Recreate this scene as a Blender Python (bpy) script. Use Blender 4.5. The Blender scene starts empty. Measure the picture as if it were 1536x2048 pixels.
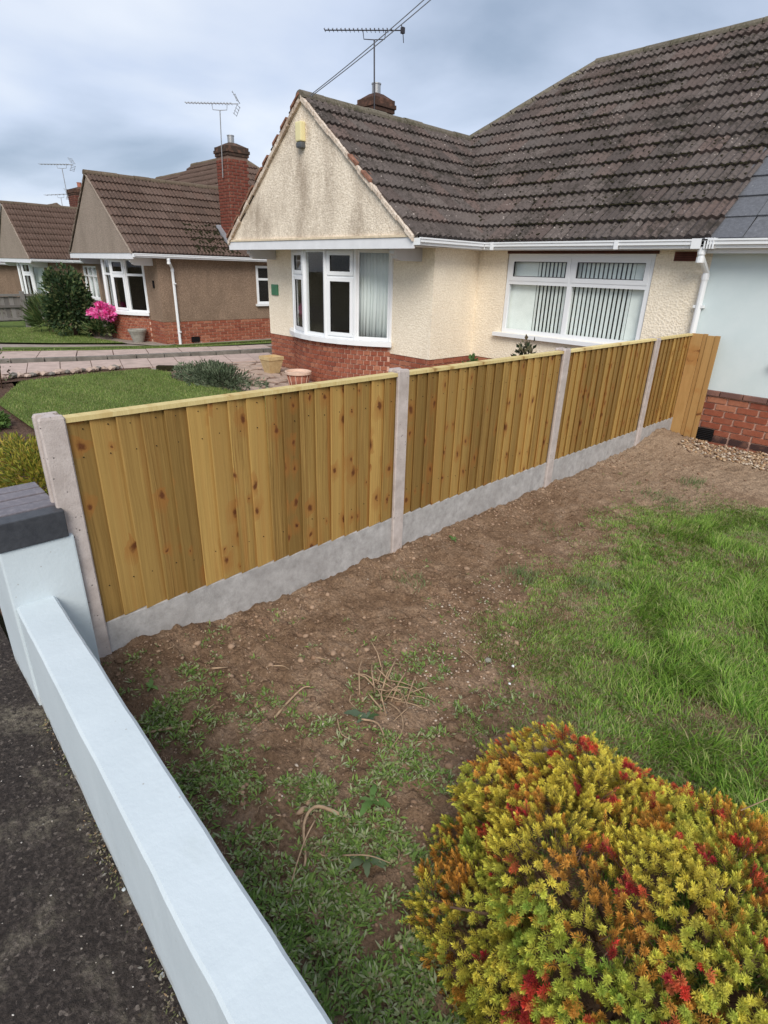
import bpy, bmesh, math, random
import numpy as np
from mathutils import Matrix, Vector
random.seed(7); RNG = np.random.default_rng(11)
scene = bpy.context.scene
COL = scene.collection

# ------------------------------------------------------------------ camera
cam_data = bpy.data.cameras.new('camera'); cam = bpy.data.objects.new('camera', cam_data); COL.objects.link(cam)
cam_data.sensor_fit = 'VERTICAL'; cam_data.sensor_height = 36.0; cam_data.lens = 36.0*1127/2048
cam_data.clip_start = 0.05; cam_data.clip_end = 2000
r0 = (0.68502398, 0.30396874, -0.6620764); r1 = (0.72803525, -0.25246483, 0.63735875); r2 = (0.02658614, -0.91862098, -0.39424442)
cam.matrix_world = Matrix(((r0[0], -r0[1], -r0[2], 0), (r1[0], -r1[1], -r1[2], 0), (r2[0], -r2[1], -r2[2], 1.80), (0, 0, 0, 1)))
scene.camera = cam

# ------------------------------------------------------------------ sky and sun
SUN_EL, SUN_AZ = math.radians(40), math.radians(134)      # azimuth measured from +Y towards +X
world = bpy.data.worlds.new('World'); scene.world = world; world.use_nodes = True
wn = world.node_tree; wn.nodes.clear()
def wnode(t, **k):
    n = wn.nodes.new(t)
    for a, b in k.items(): setattr(n, a, b)
    return n
sky = wnode('ShaderNodeTexSky', sky_type='NISHITA', sun_disc=False, sun_elevation=SUN_EL, sun_rotation=SUN_AZ)
tc = wnode('ShaderNodeTexCoord'); sep = wnode('ShaderNodeSeparateXYZ'); wn.links.new(tc.outputs['Generated'], sep.inputs[0])
addz = wnode('ShaderNodeMath', operation='ADD'); addz.inputs[1].default_value = 0.22; wn.links.new(sep.outputs['Z'], addz.inputs[0])
mx = wnode('ShaderNodeMath', operation='MAXIMUM'); mx.inputs[1].default_value = 0.08; wn.links.new(addz.outputs[0], mx.inputs[0])
dx = wnode('ShaderNodeMath', operation='DIVIDE'); dy = wnode('ShaderNodeMath', operation='DIVIDE')
wn.links.new(sep.outputs['X'], dx.inputs[0]); wn.links.new(mx.outputs[0], dx.inputs[1])
wn.links.new(sep.outputs['Y'], dy.inputs[0]); wn.links.new(mx.outputs[0], dy.inputs[1])
cmb = wnode('ShaderNodeCombineXYZ'); wn.links.new(dx.outputs[0], cmb.inputs[0]); wn.links.new(dy.outputs[0], cmb.inputs[1])
cn = wnode('ShaderNodeTexNoise'); cn.inputs['Scale'].default_value = 1.0; cn.inputs['Detail'].default_value = 6; cn.inputs['Roughness'].default_value = 0.46; cn.inputs['Distortion'].default_value = 0.25
cn.noise_dimensions = '3D'; wn.links.new(cmb.outputs[0], cn.inputs['Vector'])
cr = wnode('ShaderNodeValToRGB'); wn.links.new(cn.outputs['Fac'], cr.inputs[0])
cr.color_ramp.elements[0].position = 0.33; cr.color_ramp.elements[0].color = (0.34, 0.42, 0.55, 1)
cr.color_ramp.elements[1].position = 0.68; cr.color_ramp.elements[1].color = (0.90, 0.94, 1.0, 1)
e = cr.color_ramp.elements.new(0.50); e.color = (0.62, 0.70, 0.86, 1)
b1 = wnode('ShaderNodeBackground'); b1.inputs['Strength'].default_value = 0.10; wn.links.new(sky.outputs[0], b1.inputs[0])
b2 = wnode('ShaderNodeBackground'); b2.inputs['Strength'].default_value = 0.52; wn.links.new(cr.outputs[0], b2.inputs[0])
ms = wnode('ShaderNodeMixShader'); ms.inputs[0].default_value = 0.90
wn.links.new(b1.outputs[0], ms.inputs[1]); wn.links.new(b2.outputs[0], ms.inputs[2])
wo = wnode('ShaderNodeOutputWorld'); wn.links.new(ms.outputs[0], wo.inputs[0])
sun_data = bpy.data.lights.new('sun', 'SUN'); sun_data.energy = 1.5; sun_data.angle = math.radians(32); sun_data.color = (1.0, 0.95, 0.87)
sun = bpy.data.objects.new('sun', sun_data); COL.objects.link(sun)
sd = Vector((math.sin(SUN_AZ)*math.cos(SUN_EL), math.cos(SUN_AZ)*math.cos(SUN_EL), math.sin(SUN_EL)))
sun.rotation_euler = sd.to_track_quat('Z', 'Y').to_euler(); sun.location = sd*40
scene.view_settings.view_transform = 'Standard'; scene.view_settings.look = 'None'
scene.view_settings.exposure = 1.0; scene.view_settings.gamma = 1.0; scene.view_settings.use_curve_mapping = False

# ------------------------------------------------------------------ materials
class M:
    """a small node writer"""
    def __init__(s, name):
        s.m = bpy.data.materials.new(name); s.m.use_nodes = True; s.t = s.m.node_tree; s.t.nodes.clear()
        s.out = s.n('ShaderNodeOutputMaterial'); s.p = s.n('ShaderNodeBsdfPrincipled'); s.l(s.p.outputs[0], s.out.inputs[0])
        s.geo = s.n('ShaderNodeNewGeometry'); s.tc = s.n('ShaderNodeTexCoord'); s.oi = s.n('ShaderNodeObjectInfo')
        s.pos = s.geo.outputs['Position']; s.obj = s.tc.outputs['Object']; s.rnd = s.oi.outputs['Random']
    def n(s, t, **k):
        x = s.t.nodes.new(t)
        for a, b in k.items(): setattr(x, a, b)
        return x
    def l(s, a, b): s.t.links.new(a, b)
    def put(s, v, sock):
        if isinstance(v, bpy.types.NodeSocket): s.l(v, sock)
        elif isinstance(v, (tuple, list)) and len(v) == 3 and sock.type == 'RGBA': sock.default_value = (*v, 1)
        else: sock.default_value = v
    def noise(s, vec, scale, detail=4, rough=0.55, dist=0.0, out='Fac'):
        x = s.n('ShaderNodeTexNoise'); s.put(vec, x.inputs['Vector']); s.put(scale, x.inputs['Scale'])
        x.inputs['Detail'].default_value = detail; x.inputs['Roughness'].default_value = rough; x.inputs['Distortion'].default_value = dist
        return x.outputs[out]
    def vor(s, vec, scale, out='Distance', feature='F1', rand=1.0):
        x = s.n('ShaderNodeTexVoronoi', feature=feature); s.put(vec, x.inputs['Vector']); s.put(scale, x.inputs['Scale']); x.inputs['Randomness'].default_value = rand
        return x.outputs[out]
    def mul(s, vec, v):
        x = s.n('ShaderNodeVectorMath', operation='MULTIPLY'); s.put(vec, x.inputs[0]); x.inputs[1].default_value = v; return x.outputs[0]
    def vadd(s, a, b):
        x = s.n('ShaderNodeVectorMath', operation='ADD'); s.put(a, x.inputs[0]); s.put(b, x.inputs[1]); return x.outputs[0]
    def op(s, o, a, b=0.0, clamp=False):
        x = s.n('ShaderNodeMath', operation=o, use_clamp=clamp); s.put(a, x.inputs[0]); s.put(b, x.inputs[1]); return x.outputs[0]
    def rng(s, v, a, b, c=0.0, d=1.0):
        x = s.n('ShaderNodeMapRange'); s.put(v, x.inputs[0])
        for i, q in enumerate((a, b, c, d)): x.inputs[i+1].default_value = q
        return x.outputs[0]
    def ramp(s, f, *st):
        x = s.n('ShaderNodeValToRGB'); s.put(f, x.inputs[0]); el = x.color_ramp.elements
        el[0].position, el[0].color = st[0][0], (*st[0][1], 1); el[1].position, el[1].color = st[-1][0], (*st[-1][1], 1)
        for p, c in st[1:-1]:
            q = el.new(p); q.color = (*c, 1)
        return x.outputs[0]
    def mix(s, f, a, b, mode='MIX'):
        x = s.n('ShaderNodeMix', data_type='RGBA', blend_type=mode); s.put(f, x.inputs[0]); s.put(a, x.inputs[6]); s.put(b, x.inputs[7]); return x.outputs[2]
    def bump(s, h, strength=0.4, dist=0.01):
        x = s.n('ShaderNodeBump'); x.inputs['Strength'].default_value = strength; x.inputs['Distance'].default_value = dist
        s.put(h, x.inputs['Height']); s.l(x.outputs[0], s.p.inputs['Normal']); return x
    def fin(s, col, rough=0.8, spec=0.3, metal=0.0):
        s.put(col, s.p.inputs['Base Color']); s.put(rough, s.p.inputs['Roughness']); s.put(spec, s.p.inputs['Specular IOR Level']); s.p.inputs['Metallic'].default_value = metal
        return s.m
    def shift(s, k=37.0):
        """object space moved by a random amount for each object"""
        x = s.n('ShaderNodeCombineXYZ'); a = s.op('MULTIPLY', s.rnd, k)
        for i in range(3): s.l(a, x.inputs[i])
        return s.vadd(s.obj, x.outputs[0])

def plain(name, col, rough=0.5, spec=0.4, metal=0.0, var=0.08, scale=9.0):
    k = M(name); f = k.noise(k.pos, scale, 5)
    a = tuple(c*(1-var) for c in col); b = tuple(min(1, c*(1+var)) for c in col)
    return k.fin(k.ramp(f, (0.3, a), (0.7, b)), rough, spec, metal)

def dash(name, lo, hi, stain, amount, size=42, streak=True, bs=0.5):
    """pebbledash: a coarse render of thrown stones with weather stains"""
    k = M(name)
    v = k.vor(k.pos, size); n = k.noise(k.pos, 38, 4, 0.6)
    c = k.ramp(k.op('ADD', k.op('MULTIPLY', v, 0.5), k.op('MULTIPLY', n, 0.6)), (0.25, lo), (0.72, hi))
    st = k.noise(k.mul(k.pos, (1.6, 1.6, 0.55 if streak else 1.4)), 1.25, 6, 0.62)
    fine = k.noise(k.mul(k.pos, (1, 1, 0.6)), 30, 4, 0.7)
    f = k.rng(k.op('ADD', k.op('MULTIPLY', st, 0.9), k.op('MULTIPLY', fine, 0.35)), 0.56, 0.80, 0, amount)
    c = k.mix(f, c, stain)
    k.bump(k.op('ADD', v, k.op('MULTIPLY', n, 0.5)), bs, 0.012)
    return k.fin(c, 0.95, 0.1)
MAT = {}
MAT['cream_gable'] = dash('cream pebbledash weathered', (0.62, 0.515, 0.395), (0.90, 0.79, 0.65), (0.30, 0.23, 0.17), 0.72)
MAT['cream'] = dash('cream pebbledash', (0.75, 0.645, 0.49), (0.93, 0.83, 0.675), (0.58, 0.47, 0.34), 0.25, bs=0.5)
MAT['tan_dash'] = dash('tan pebbledash', (0.155, 0.105, 0.072), (0.33, 0.235, 0.168), (0.135, 0.095, 0.068), 0.55, 48)
MAT['grey_dash'] = dash('grey pebbledash', (0.17, 0.135, 0.108), (0.38, 0.31, 0.255), (0.17, 0.135, 0.105), 0.4, 48)
k = M('pale blue smooth render'); n = k.noise(k.pos, 3, 6, 0.6); k.bump(k.noise(k.pos, 90, 4), 0.15, 0.004)
MAT['blue_render'] = k.fin(k.ramp(n, (0.3, (0.60, 0.69, 0.70)), (0.7, (0.66, 0.74, 0.75))), 0.85, 0.2)
def brick_mat(name, cols):
    k = M(name); v = k.vadd(k.pos, (0, 0, 0)); n = k.noise(v, 45, 5, 0.7); b = k.noise(v, 9, 3)
    st = [(i/(len(cols)-1), c) for i, c in enumerate(cols)]
    c = k.ramp(k.rnd, *st); c = k.mix(k.rng(n, 0.35, 0.75, 0, 0.45), c, (0.10, 0.045, 0.03)); c = k.mix(k.rng(b, 0.5, 0.75, 0, 0.35), c, (0.42, 0.20, 0.13))
    k.bump(n, 0.5, 0.004); return k.fin(c, 0.88, 0.2)
MAT['brick'] = brick_mat('red plinth brick', [(0.29, 0.080, 0.045), (0.36, 0.115, 0.065), (0.24, 0.065, 0.040), (0.44, 0.18, 0.105), (0.33, 0.095, 0.055)])
MAT['chimney_brick'] = brick_mat('sooty chimney brick', [(0.17, 0.045, 0.03), (0.22, 0.06, 0.04), (0.12, 0.04, 0.03), (0.25, 0.08, 0.05)])
MAT['dark_brick'] = brick_mat('black engineering brick', [(0.035, 0.025, 0.028), (0.05, 0.03, 0.03), (0.06, 0.035, 0.03)])
MAT['soot'] = brick_mat('soot dark corbel brick', [(0.045, 0.035, 0.028), (0.07, 0.05, 0.035), (0.06, 0.03, 0.025)])
MAT['tilebrick'] = brick_mat('brown tile course brick', [(0.19, 0.10, 0.085), (0.23, 0.13, 0.11), (0.16, 0.09, 0.08)])
MAT['mortar'] = plain('pink sand mortar', (0.60, 0.38, 0.29), 0.95, 0.1, var=0.2, scale=25)
MAT['mortar_grey'] = plain('dark mortar', (0.20, 0.13, 0.10), 0.95, 0.1, var=0.25, scale=25)
def tile_mat(name, cols, moss, lichen, mossamt):
    k = M(name); s = k.shift()
    st = [(i/(len(cols)-1), c) for i, c in enumerate(cols)]
    c = k.ramp(k.rnd, *st)
    n = k.noise(k.pos, 26, 6, 0.7); c = k.mix(k.rng(n, 0.38, 0.7, 0, 0.6), c, tuple(x*0.55 for x in cols[0]))
    g = k.noise(k.pos, 60, 4, 0.7); c = k.mix(k.rng(g, 0.58, 0.72, 0, 0.5), c, tuple(min(1, x*1.9) for x in cols[1]))
    big = k.noise(k.pos, 1.7, 5, 0.6); fine = k.noise(k.pos, 13, 5, 0.65)
    f = k.rng(k.op('ADD', k.op('MULTIPLY', big, 0.5), k.op('MULTIPLY', fine, 0.6)), 0.545, 0.665, 0, mossamt)
    c = k.mix(f, c, moss)
    vv = k.vor(k.vadd(k.pos, (3, 1, 7)), 17); sp = k.noise(k.pos, 4, 2)
    lf = k.op('MULTIPLY', k.rng(vv, 0.10, 0.24, 1, 0), k.rng(sp, 0.50, 0.66, 0, 0.75))
    c = k.mix(lf, c, lichen)
    k.bump(k.op('ADD', n, g), 0.7, 0.008); return k.fin(c, 0.95, 0.12)
MAT['tile_old'] = tile_mat('weathered roof tile', [(0.100, 0.082, 0.075), (0.145, 0.120, 0.108), (0.085, 0.070, 0.064), (0.150, 0.108, 0.094), (0.118, 0.102, 0.094)], (0.036, 0.031, 0.025), (0.54, 0.47, 0.42), 0.85)
MAT['tile_red'] = tile_mat('brown roof tile', [(0.118, 0.078, 0.062), (0.145, 0.096, 0.076), (0.102, 0.070, 0.056), (0.150, 0.104, 0.084), (0.130, 0.088, 0.070)], (0.070, 0.050, 0.038), (0.40, 0.33, 0.28), 0.45)
MAT['ridge_old'] = tile_mat('lichen ridge tile', [(0.16, 0.14, 0.11), (0.19, 0.165, 0.125), (0.14, 0.12, 0.10)], (0.08, 0.075, 0.045), (0.42, 0.40, 0.33), 0.7)
MAT['ridge_red'] = tile_mat('brown ridge tile', [(0.15, 0.11, 0.08), (0.18, 0.14, 0.10), (0.14, 0.10, 0.075)], (0.10, 0.085, 0.055), (0.35, 0.31, 0.25), 0.6)
MAT['slate'] = tile_mat('grey flat roof tile', [(0.135, 0.140, 0.155), (0.165, 0.168, 0.182), (0.120, 0.125, 0.140)], (0.12, 0.12, 0.125), (0.26, 0.26, 0.27), 0.2)
MAT['underlay'] = plain('roof boarding', (0.030, 0.022, 0.018), 0.95, 0.1)
MAT['moss'] = plain('dark roof moss', (0.026, 0.024, 0.013), 1.0, 0.05, var=0.4, scale=30)
MAT['verge'] = dash('verge mortar', (0.46, 0.36, 0.27), (0.74, 0.64, 0.54), (0.24, 0.14, 0.09), 0.65, 30, False)
MAT['upvc'] = plain('white plastic', (0.80, 0.81, 0.82), 0.28, 0.5, var=0.02, scale=4)
MAT['white_paint'] = plain('white gloss painted timber', (0.76, 0.76, 0.78), 0.4, 0.45, var=0.05, scale=6)
MAT['bracket'] = plain('pale grey painted bracket', (0.56, 0.55, 0.55), 0.6, 0.3, var=0.06, scale=6)
MAT['cream_paint'] = plain('cream painted ledge', (0.70, 0.58, 0.42), 0.8, 0.2, var=0.15, scale=14)
MAT['dark_metal'] = plain('dark aerial metal', (0.06, 0.055, 0.06), 0.5, 0.5, 0.6)
MAT['grey_metal'] = plain('galvanised metal', (0.40, 0.40, 0.40), 0.45, 0.5, 0.6)
MAT['lead'] = plain('lead flashing', (0.30, 0.30, 0.32), 0.6, 0.4, 0.3)
MAT['cable'] = plain('grey overhead cable', (0.16, 0.17, 0.19), 0.6, 0.3)
MAT['black_plastic'] = plain('black plastic', (0.018, 0.018, 0.020), 0.4, 0.4)
MAT['dark_opening'] = plain('dark opening', (0.012, 0.010, 0.010), 0.9, 0.1)
MAT['lintel'] = plain('dark brown lintel', (0.085, 0.035, 0.026), 0.8, 0.2, var=0.2)
MAT['vent_red'] = plain('terracotta vent', (0.14, 0.045, 0.034), 0.8, 0.2, var=0.2)
MAT['alarm_yellow'] = plain('faded yellow plastic', (0.78, 0.69, 0.38), 0.45, 0.4, var=0.04)
MAT['alarm_grey'] = plain('dark grey plastic', (0.09, 0.095, 0.10), 0.45, 0.4)
MAT['sign_green'] = plain('green enamel plate', (0.055, 0.20, 0.095), 0.35, 0.5, var=0.1)
MAT['blind'] = plain('pale green blind fabric', (0.93, 0.96, 0.92), 0.9, 0.1, var=0.05)
k = M('net curtain'); f = k.noise(k.mul(k.pos, (14, 14, 0.4)), 1.5, 3)
k.p.inputs['Transmission Weight'].default_value = 0.0; MAT['net'] = k.fin(k.ramp(f, (0.3, (0.88, 0.93, 0.90)), (0.7, (0.95, 0.97, 0.96))), 0.9, 0.1)
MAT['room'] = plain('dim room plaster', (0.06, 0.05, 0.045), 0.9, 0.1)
k = M('window glass'); tr = k.n('ShaderNodeBsdfTransparent'); tr.inputs[0].default_value = (0.97, 0.985, 0.98, 1)
gl = k.n('ShaderNodeBsdfGlossy'); gl.inputs['Roughness'].default_value = 0.01; fr = k.n('ShaderNodeFresnel'); fr.inputs[0].default_value = 1.55
mxs = k.n('ShaderNodeMixShader'); k.l(k.op('MULTIPLY', fr.outputs[0], k.op('SUBTRACT', 1.0, k.geo.outputs['Backfacing'])), mxs.inputs[0]); k.l(tr.outputs[0], mxs.inputs[1]); k.l(gl.outputs[0], mxs.inputs[2]); k.l(mxs.outputs[0], k.out.inputs[0]); MAT['glass'] = k.m
def wood(name, a, b, knot, reds, tone):
    k = M(name); s = k.shift(53.0)
    w = k.noise(s, 2.2, 3, 0.5, out='Color')
    s2 = k.vadd(s, k.mul(w, (0.0, 0.035, 0.0)))
    g = k.noise(k.mul(s2, (30, 85, 1.3)), 1.0, 7, 0.76, 0.7); g2 = k.noise(k.mul(s, (6, 17, 0.45)), 1.0, 3)
    c = k.ramp(g, (0.34, a), (0.66, b)); red_ = k.noise(k.mul(s, (4, 22, 0.7)), 1.0, 4); c = k.mix(k.rng(red_, 0.52, 0.70, 0, 0.75), c, reds); c = k.mix(k.rng(g2, 0.42, 0.68, 0, 0.60), c, tone)
    c = k.mix(k.rng(k.rnd, 0, 1, 0, 0.62), c, tuple(x*0.72 for x in a)); rr = k.op('FRACT', k.op('MULTIPLY', k.rnd, 17.3)); c = k.mix(k.rng(rr, 0.45, 1, 0, 0.40), c, tuple(min(1, x*1.22) for x in b))
    sv = k.n('ShaderNodeSeparateXYZ'); k.l(k.vadd(s, k.mul(k.noise(s, 14, 4, 0.6, out='Color'), (0.0, 0.055, 0.085))), sv.inputs[0]); cv = k.n('ShaderNodeCombineXYZ'); k.l(k.op('MULTIPLY', sv.outputs[1], 12.0), cv.inputs[0]); k.l(k.op('MULTIPLY', sv.outputs[2], 8.5), cv.inputs[1])
    vn = k.n('ShaderNodeTexVoronoi', voronoi_dimensions='2D'); vn.inputs['Scale'].default_value = 1.0; k.l(cv.outputs[0], vn.inputs['Vector'])
    sx = k.n('ShaderNodeSeparateColor'); k.l(vn.outputs['Color'], sx.inputs[0]); d = k.op('DIVIDE', vn.outputs['Distance'], k.rng(sx.outputs[1], 0, 1, 0.30, 1.5))
    on = k.op('GREATER_THAN', sx.outputs[0], 0.79)
    halo = k.op('MULTIPLY', k.rng(d, 0.12, 0.75, 1, 0), on); core = k.op('MULTIPLY', k.rng(d, 0.08, 0.20, 0.9, 0), on)
    c = k.mix(k.op('MULTIPLY', halo, 0.62), c, reds); c = k.mix(core, c, knot)
    k.bump(k.op('SUBTRACT', g, k.op('MULTIPLY', core, 0.6)), 0.28, 0.004); return k.fin(c, 0.78, 0.22)
MAT['board'] = wood('green treated pine board', (0.165, 0.088, 0.022), (0.545, 0.340, 0.105), (0.110, 0.034, 0.012), (0.330, 0.130, 0.030), (0.410, 0.265, 0.078))
MAT['board_tan'] = wood('orange pine board', (0.40, 0.22, 0.075), (0.60, 0.37, 0.15), (0.12, 0.045, 0.016), (0.38, 0.17, 0.05), (0.50, 0.31, 0.12))
MAT['rail'] = wood('pale pine capping', (0.58, 0.45, 0.19), (0.78, 0.65, 0.33), (0.30, 0.17, 0.06), (0.50, 0.33, 0.12), (0.70, 0.56, 0.26))
MAT['old_board'] = wood('silvered fence board', (0.15, 0.135, 0.125), (0.27, 0.25, 0.235), (0.07, 0.06, 0.055), (0.16, 0.14, 0.12), (0.20, 0.185, 0.17))
def concrete(name, lo, hi, dark, pits=0.0, scale=10.0, mott=0.5):
    k = M(name); n = k.noise(k.pos, scale, 7, 0.65); f = k.noise(k.pos, 130, 3, 0.6); b = k.noise(k.pos, 3.2, 4)
    c = k.ramp(n, (0.30, lo), (0.70, hi)); c = k.mix(k.rng(b, 0.45, 0.70, 0, mott), c, dark); c = k.mix(k.rng(f, 0.55, 0.75, 0, 0.35), c, dark)
    h = f
    if pits:
        d = k.vor(k.pos, 46); on = k.op('GREATER_THAN', k.noise(k.pos, 20, 2), 0.54)
        p = k.op('MULTIPLY', k.rng(d, 0.10, 0.20, 1, 0), on); c = k.mix(k.op('MULTIPLY', p, pits), c, (0.06, 0.05, 0.05)); h = k.op('SUBTRACT', f, k.op('MULTIPLY', p, 2.5))
    k.bump(h, 0.35, 0.006); return k.fin(c, 0.92, 0.15)
MAT['post'] = concrete('pinkish concrete', (0.40, 0.34, 0.31), (0.58, 0.51, 0.475), (0.34, 0.29, 0.26), 0.85, 12, 0.3)
MAT['gravel_board'] = concrete('mottled grey concrete', (0.29, 0.275, 0.262), (0.50, 0.48, 0.465), (0.30, 0.28, 0.265), 0.0, 16, 0.45)
MAT['path_slab'] = concrete('pink paving slab', (0.42, 0.315, 0.27), (0.56, 0.43, 0.37), (0.30, 0.24, 0.20), 0.0, 6, 0.5)
MAT['patio_stone'] = concrete('crazy paving stone', (0.34, 0.25, 0.20), (0.55, 0.42, 0.34), (0.24, 0.19, 0.15), 0.0, 7, 0.5)
MAT['kerb'] = concrete('dark kerb', (0.16, 0.145, 0.125), (0.26, 0.235, 0.205), (0.11, 0.10, 0.085), 0.0, 9, 0.6)
MAT['apron'] = concrete('concrete apron', (0.26, 0.215, 0.18), (0.38, 0.32, 0.27), (0.17, 0.14, 0.115), 0.0, 5, 0.6)
MAT['stone_pot'] = concrete('grey stone pot', (0.26, 0.245, 0.215), (0.42, 0.40, 0.35), (0.20, 0.19, 0.15), 0.0, 12, 0.4)
MAT['sand_pot'] = concrete('sandstone planter', (0.48, 0.34, 0.17), (0.64, 0.49, 0.27), (0.36, 0.25, 0.13), 0.0, 14, 0.3)
MAT['verge_tile'] = plain('weathered tile edge', (0.25, 0.125, 0.085), 0.9, 0.1, var=0.35, scale=16)
MAT['terracotta'] = plain('terracotta', (0.38, 0.15, 0.10), 0.8, 0.2, var=0.15, scale=20)
MAT['terracotta_pale'] = plain('pale terracotta rim', (0.62, 0.44, 0.34), 0.8, 0.2, var=0.1, scale=20)
k = M('white masonry paint'); n = k.noise(k.pos, 2.4, 5, 0.6); f = k.noise(k.pos, 55, 5, 0.6); d = k.vor(k.pos, 16)
c = k.ramp(n, (0.3, (0.52, 0.58, 0.605)), (0.7, (0.58, 0.64, 0.665))); c = k.mix(k.op('MULTIPLY', k.rng(d, 0.025, 0.06, 1, 0), 0.8), c, (0.35, 0.33, 0.30))
lowp = k.n('ShaderNodeSeparateXYZ'); k.l(k.pos, lowp.inputs[0])
c = k.mix(k.op('MULTIPLY', k.rng(lowp.outputs[2], 0.0, 0.06, 1, 0), k.rng(k.noise(k.pos, 22, 4), 0.40, 0.62, 0, 0.7)), c, (0.30, 0.27, 0.22))
k.bump(k.op('ADD', f, k.noise(k.pos, 11, 3)), 0.22, 0.006); gs = k.op('MULTIPLY', k.rng(k.noise(k.mul(k.pos, (1, 1, .5)), 5, 6, .7), 0.55, 0.75, 0, 1), 0.22); c = k.mix(gs, c, (0.36, 0.40, 0.36)); MAT['wall_paint'] = k.fin(c, 0.72, 0.25)
k = M('blue grey coping brick'); n = k.noise(k.pos, 40, 5, 0.7); c = k.ramp(k.rnd, (0, (0.13, 0.12, 0.135)), (0.5, (0.17, 0.15, 0.165)), (1, (0.11, 0.115, 0.13))); c = k.mix(k.rng(n, 0.45, 0.7, 0, 0.5), c, (0.28, 0.25, 0.26))
k.bump(n, 0.4, 0.004); MAT['coping'] = k.fin(c, 0.55, 0.4)
k = M('slate coping end'); n = k.noise(k.pos, 30, 5, 0.7); k.bump(n, 0.4, 0.004); MAT['coping_dark'] = k.fin(k.ramp(n, (0.3, (0.028, 0.030, 0.036)), (0.7, (0.055, 0.058, 0.066))), 0.5, 0.45)
k = M('garden soil'); n = k.noise(k.pos, 5, 7, 0.65); f = k.noise(k.pos, 70, 5, 0.7); b = k.noise(k.pos, 1.3, 4); sx = k.n('ShaderNodeSeparateXYZ'); k.l(k.pos, sx.inputs[0])
c = k.ramp(n, (0.28, (0.170, 0.102, 0.060)), (0.5, (0.315, 0.205, 0.128)), (0.74, (0.46, 0.325, 0.222)))
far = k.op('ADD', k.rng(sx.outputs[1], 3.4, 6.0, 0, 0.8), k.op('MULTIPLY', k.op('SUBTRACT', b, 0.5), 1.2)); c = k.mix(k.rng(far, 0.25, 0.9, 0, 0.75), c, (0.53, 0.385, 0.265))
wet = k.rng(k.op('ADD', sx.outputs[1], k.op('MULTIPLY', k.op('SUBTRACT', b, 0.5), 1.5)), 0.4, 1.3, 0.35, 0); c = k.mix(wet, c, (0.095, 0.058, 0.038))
ch = k.op('MULTIPLY', k.rng(k.noise(k.pos, 2.3, 3), 0.58, 0.70, 0, 1), k.rng(k.noise(k.pos, 34, 4, 0.7), 0.50, 0.66, 0, 0.6)); c = k.mix(ch, c, (0.46, 0.36, 0.27))
pebv = k.vor(k.pos, 75); pc = k.vor(k.pos, 75, 'Color'); pcs = k.n('ShaderNodeSeparateColor'); k.l(pc, pcs.inputs[0])
c = k.mix(k.op('MULTIPLY', k.rng(pebv, 0.22, 0.34, 1, 0), k.op('GREATER_THAN', pcs.outputs[0], 0.93)), c, (0.52, 0.40, 0.29))
c = k.mix(k.rng(f, 0.38, 0.64, 0.55, 0), c, (0.055, 0.032, 0.020))
k.bump(k.op('ADD', f, k.op('MULTIPLY', k.noise(k.pos, 26, 5, 0.7), 1.6)), 0.9, 0.016); MAT['soil'] = k.fin(c, 0.97, 0.08)
k = M('dark bed soil'); f = k.noise(k.pos, 24, 6, 0.7); k.bump(f, 0.9, 0.03); MAT['bed'] = k.fin(k.ramp(f, (0.3, (0.055, 0.034, 0.024)), (0.7, (0.175, 0.108, 0.078))), 0.97, 0.08)
k = M('old tarmac'); v = k.vor(k.pos, 105); vc = k.vor(k.pos, 105, 'Color'); sc_ = k.n('ShaderNodeSeparateColor'); k.l(vc, sc_.inputs[0]); b = k.noise(k.pos, 2.6, 6, 0.65)
c = k.ramp(sc_.outputs[0], (0.0, (0.030, 0.023, 0.020)), (0.6, (0.060, 0.047, 0.040)), (0.93, (0.095, 0.075, 0.064)), (1.0, (0.20, 0.165, 0.14))); c = k.mix(k.rng(k.noise(k.pos, 60, 5, 0.75), 0.38, 0.62, 0.8, 0), c, (0.020, 0.015, 0.012))
lich = k.op('MULTIPLY', k.rng(b, 0.50, 0.66, 0, 1), k.rng(k.noise(k.pos, 42, 5, 0.75), 0.40, 0.62, 0, 0.75)); c = k.mix(lich, c, (0.26, 0.225, 0.165))
wl = k.op('MULTIPLY', k.rng(k.noise(k.vadd(k.pos, (4, 9, 0)), 3.3, 4), 0.66, 0.74, 0, 1), k.rng(k.noise(k.pos, 60, 4, 0.75), 0.50, 0.64, 0, 0.8)); c = k.mix(wl, c, (0.55, 0.54, 0.50))
k.bump(k.op('ADD', k.noise(k.pos, 12, 3), k.op('MULTIPLY', k.noise(k.pos, 75, 4, 0.7), 1.4)), 1.0, 0.010); MAT['tarmac'] = k.fin(c, 0.85, 0.25)
def turf(name, a, b, dry):
    k = M(name); n = k.noise(k.pos, 3.0, 6, 0.65); f = k.noise(k.pos, 80, 4, 0.7); c = k.ramp(n, (0.3, a), (0.68, b)); c = k.mix(k.rng(k.noise(k.pos, 1.1, 5), 0.55, 0.75, 0, 0.5), c, dry); c = k.mix(k.rng(f, 0.4, 0.65, 0.5, 0), c, tuple(x*0.45 for x in a))
    k.bump(f, 0.8, 0.02); return k.fin(c, 0.95, 0.1)
MAT['turf'] = turf('mown turf', (0.11, 0.165, 0.038), (0.18, 0.235, 0.068), (0.30, 0.28, 0.12))
MAT['earth'] = plain('open ground', (0.12, 0.11, 0.06), 0.95, 0.1, var=0.3, scale=0.6)
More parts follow.
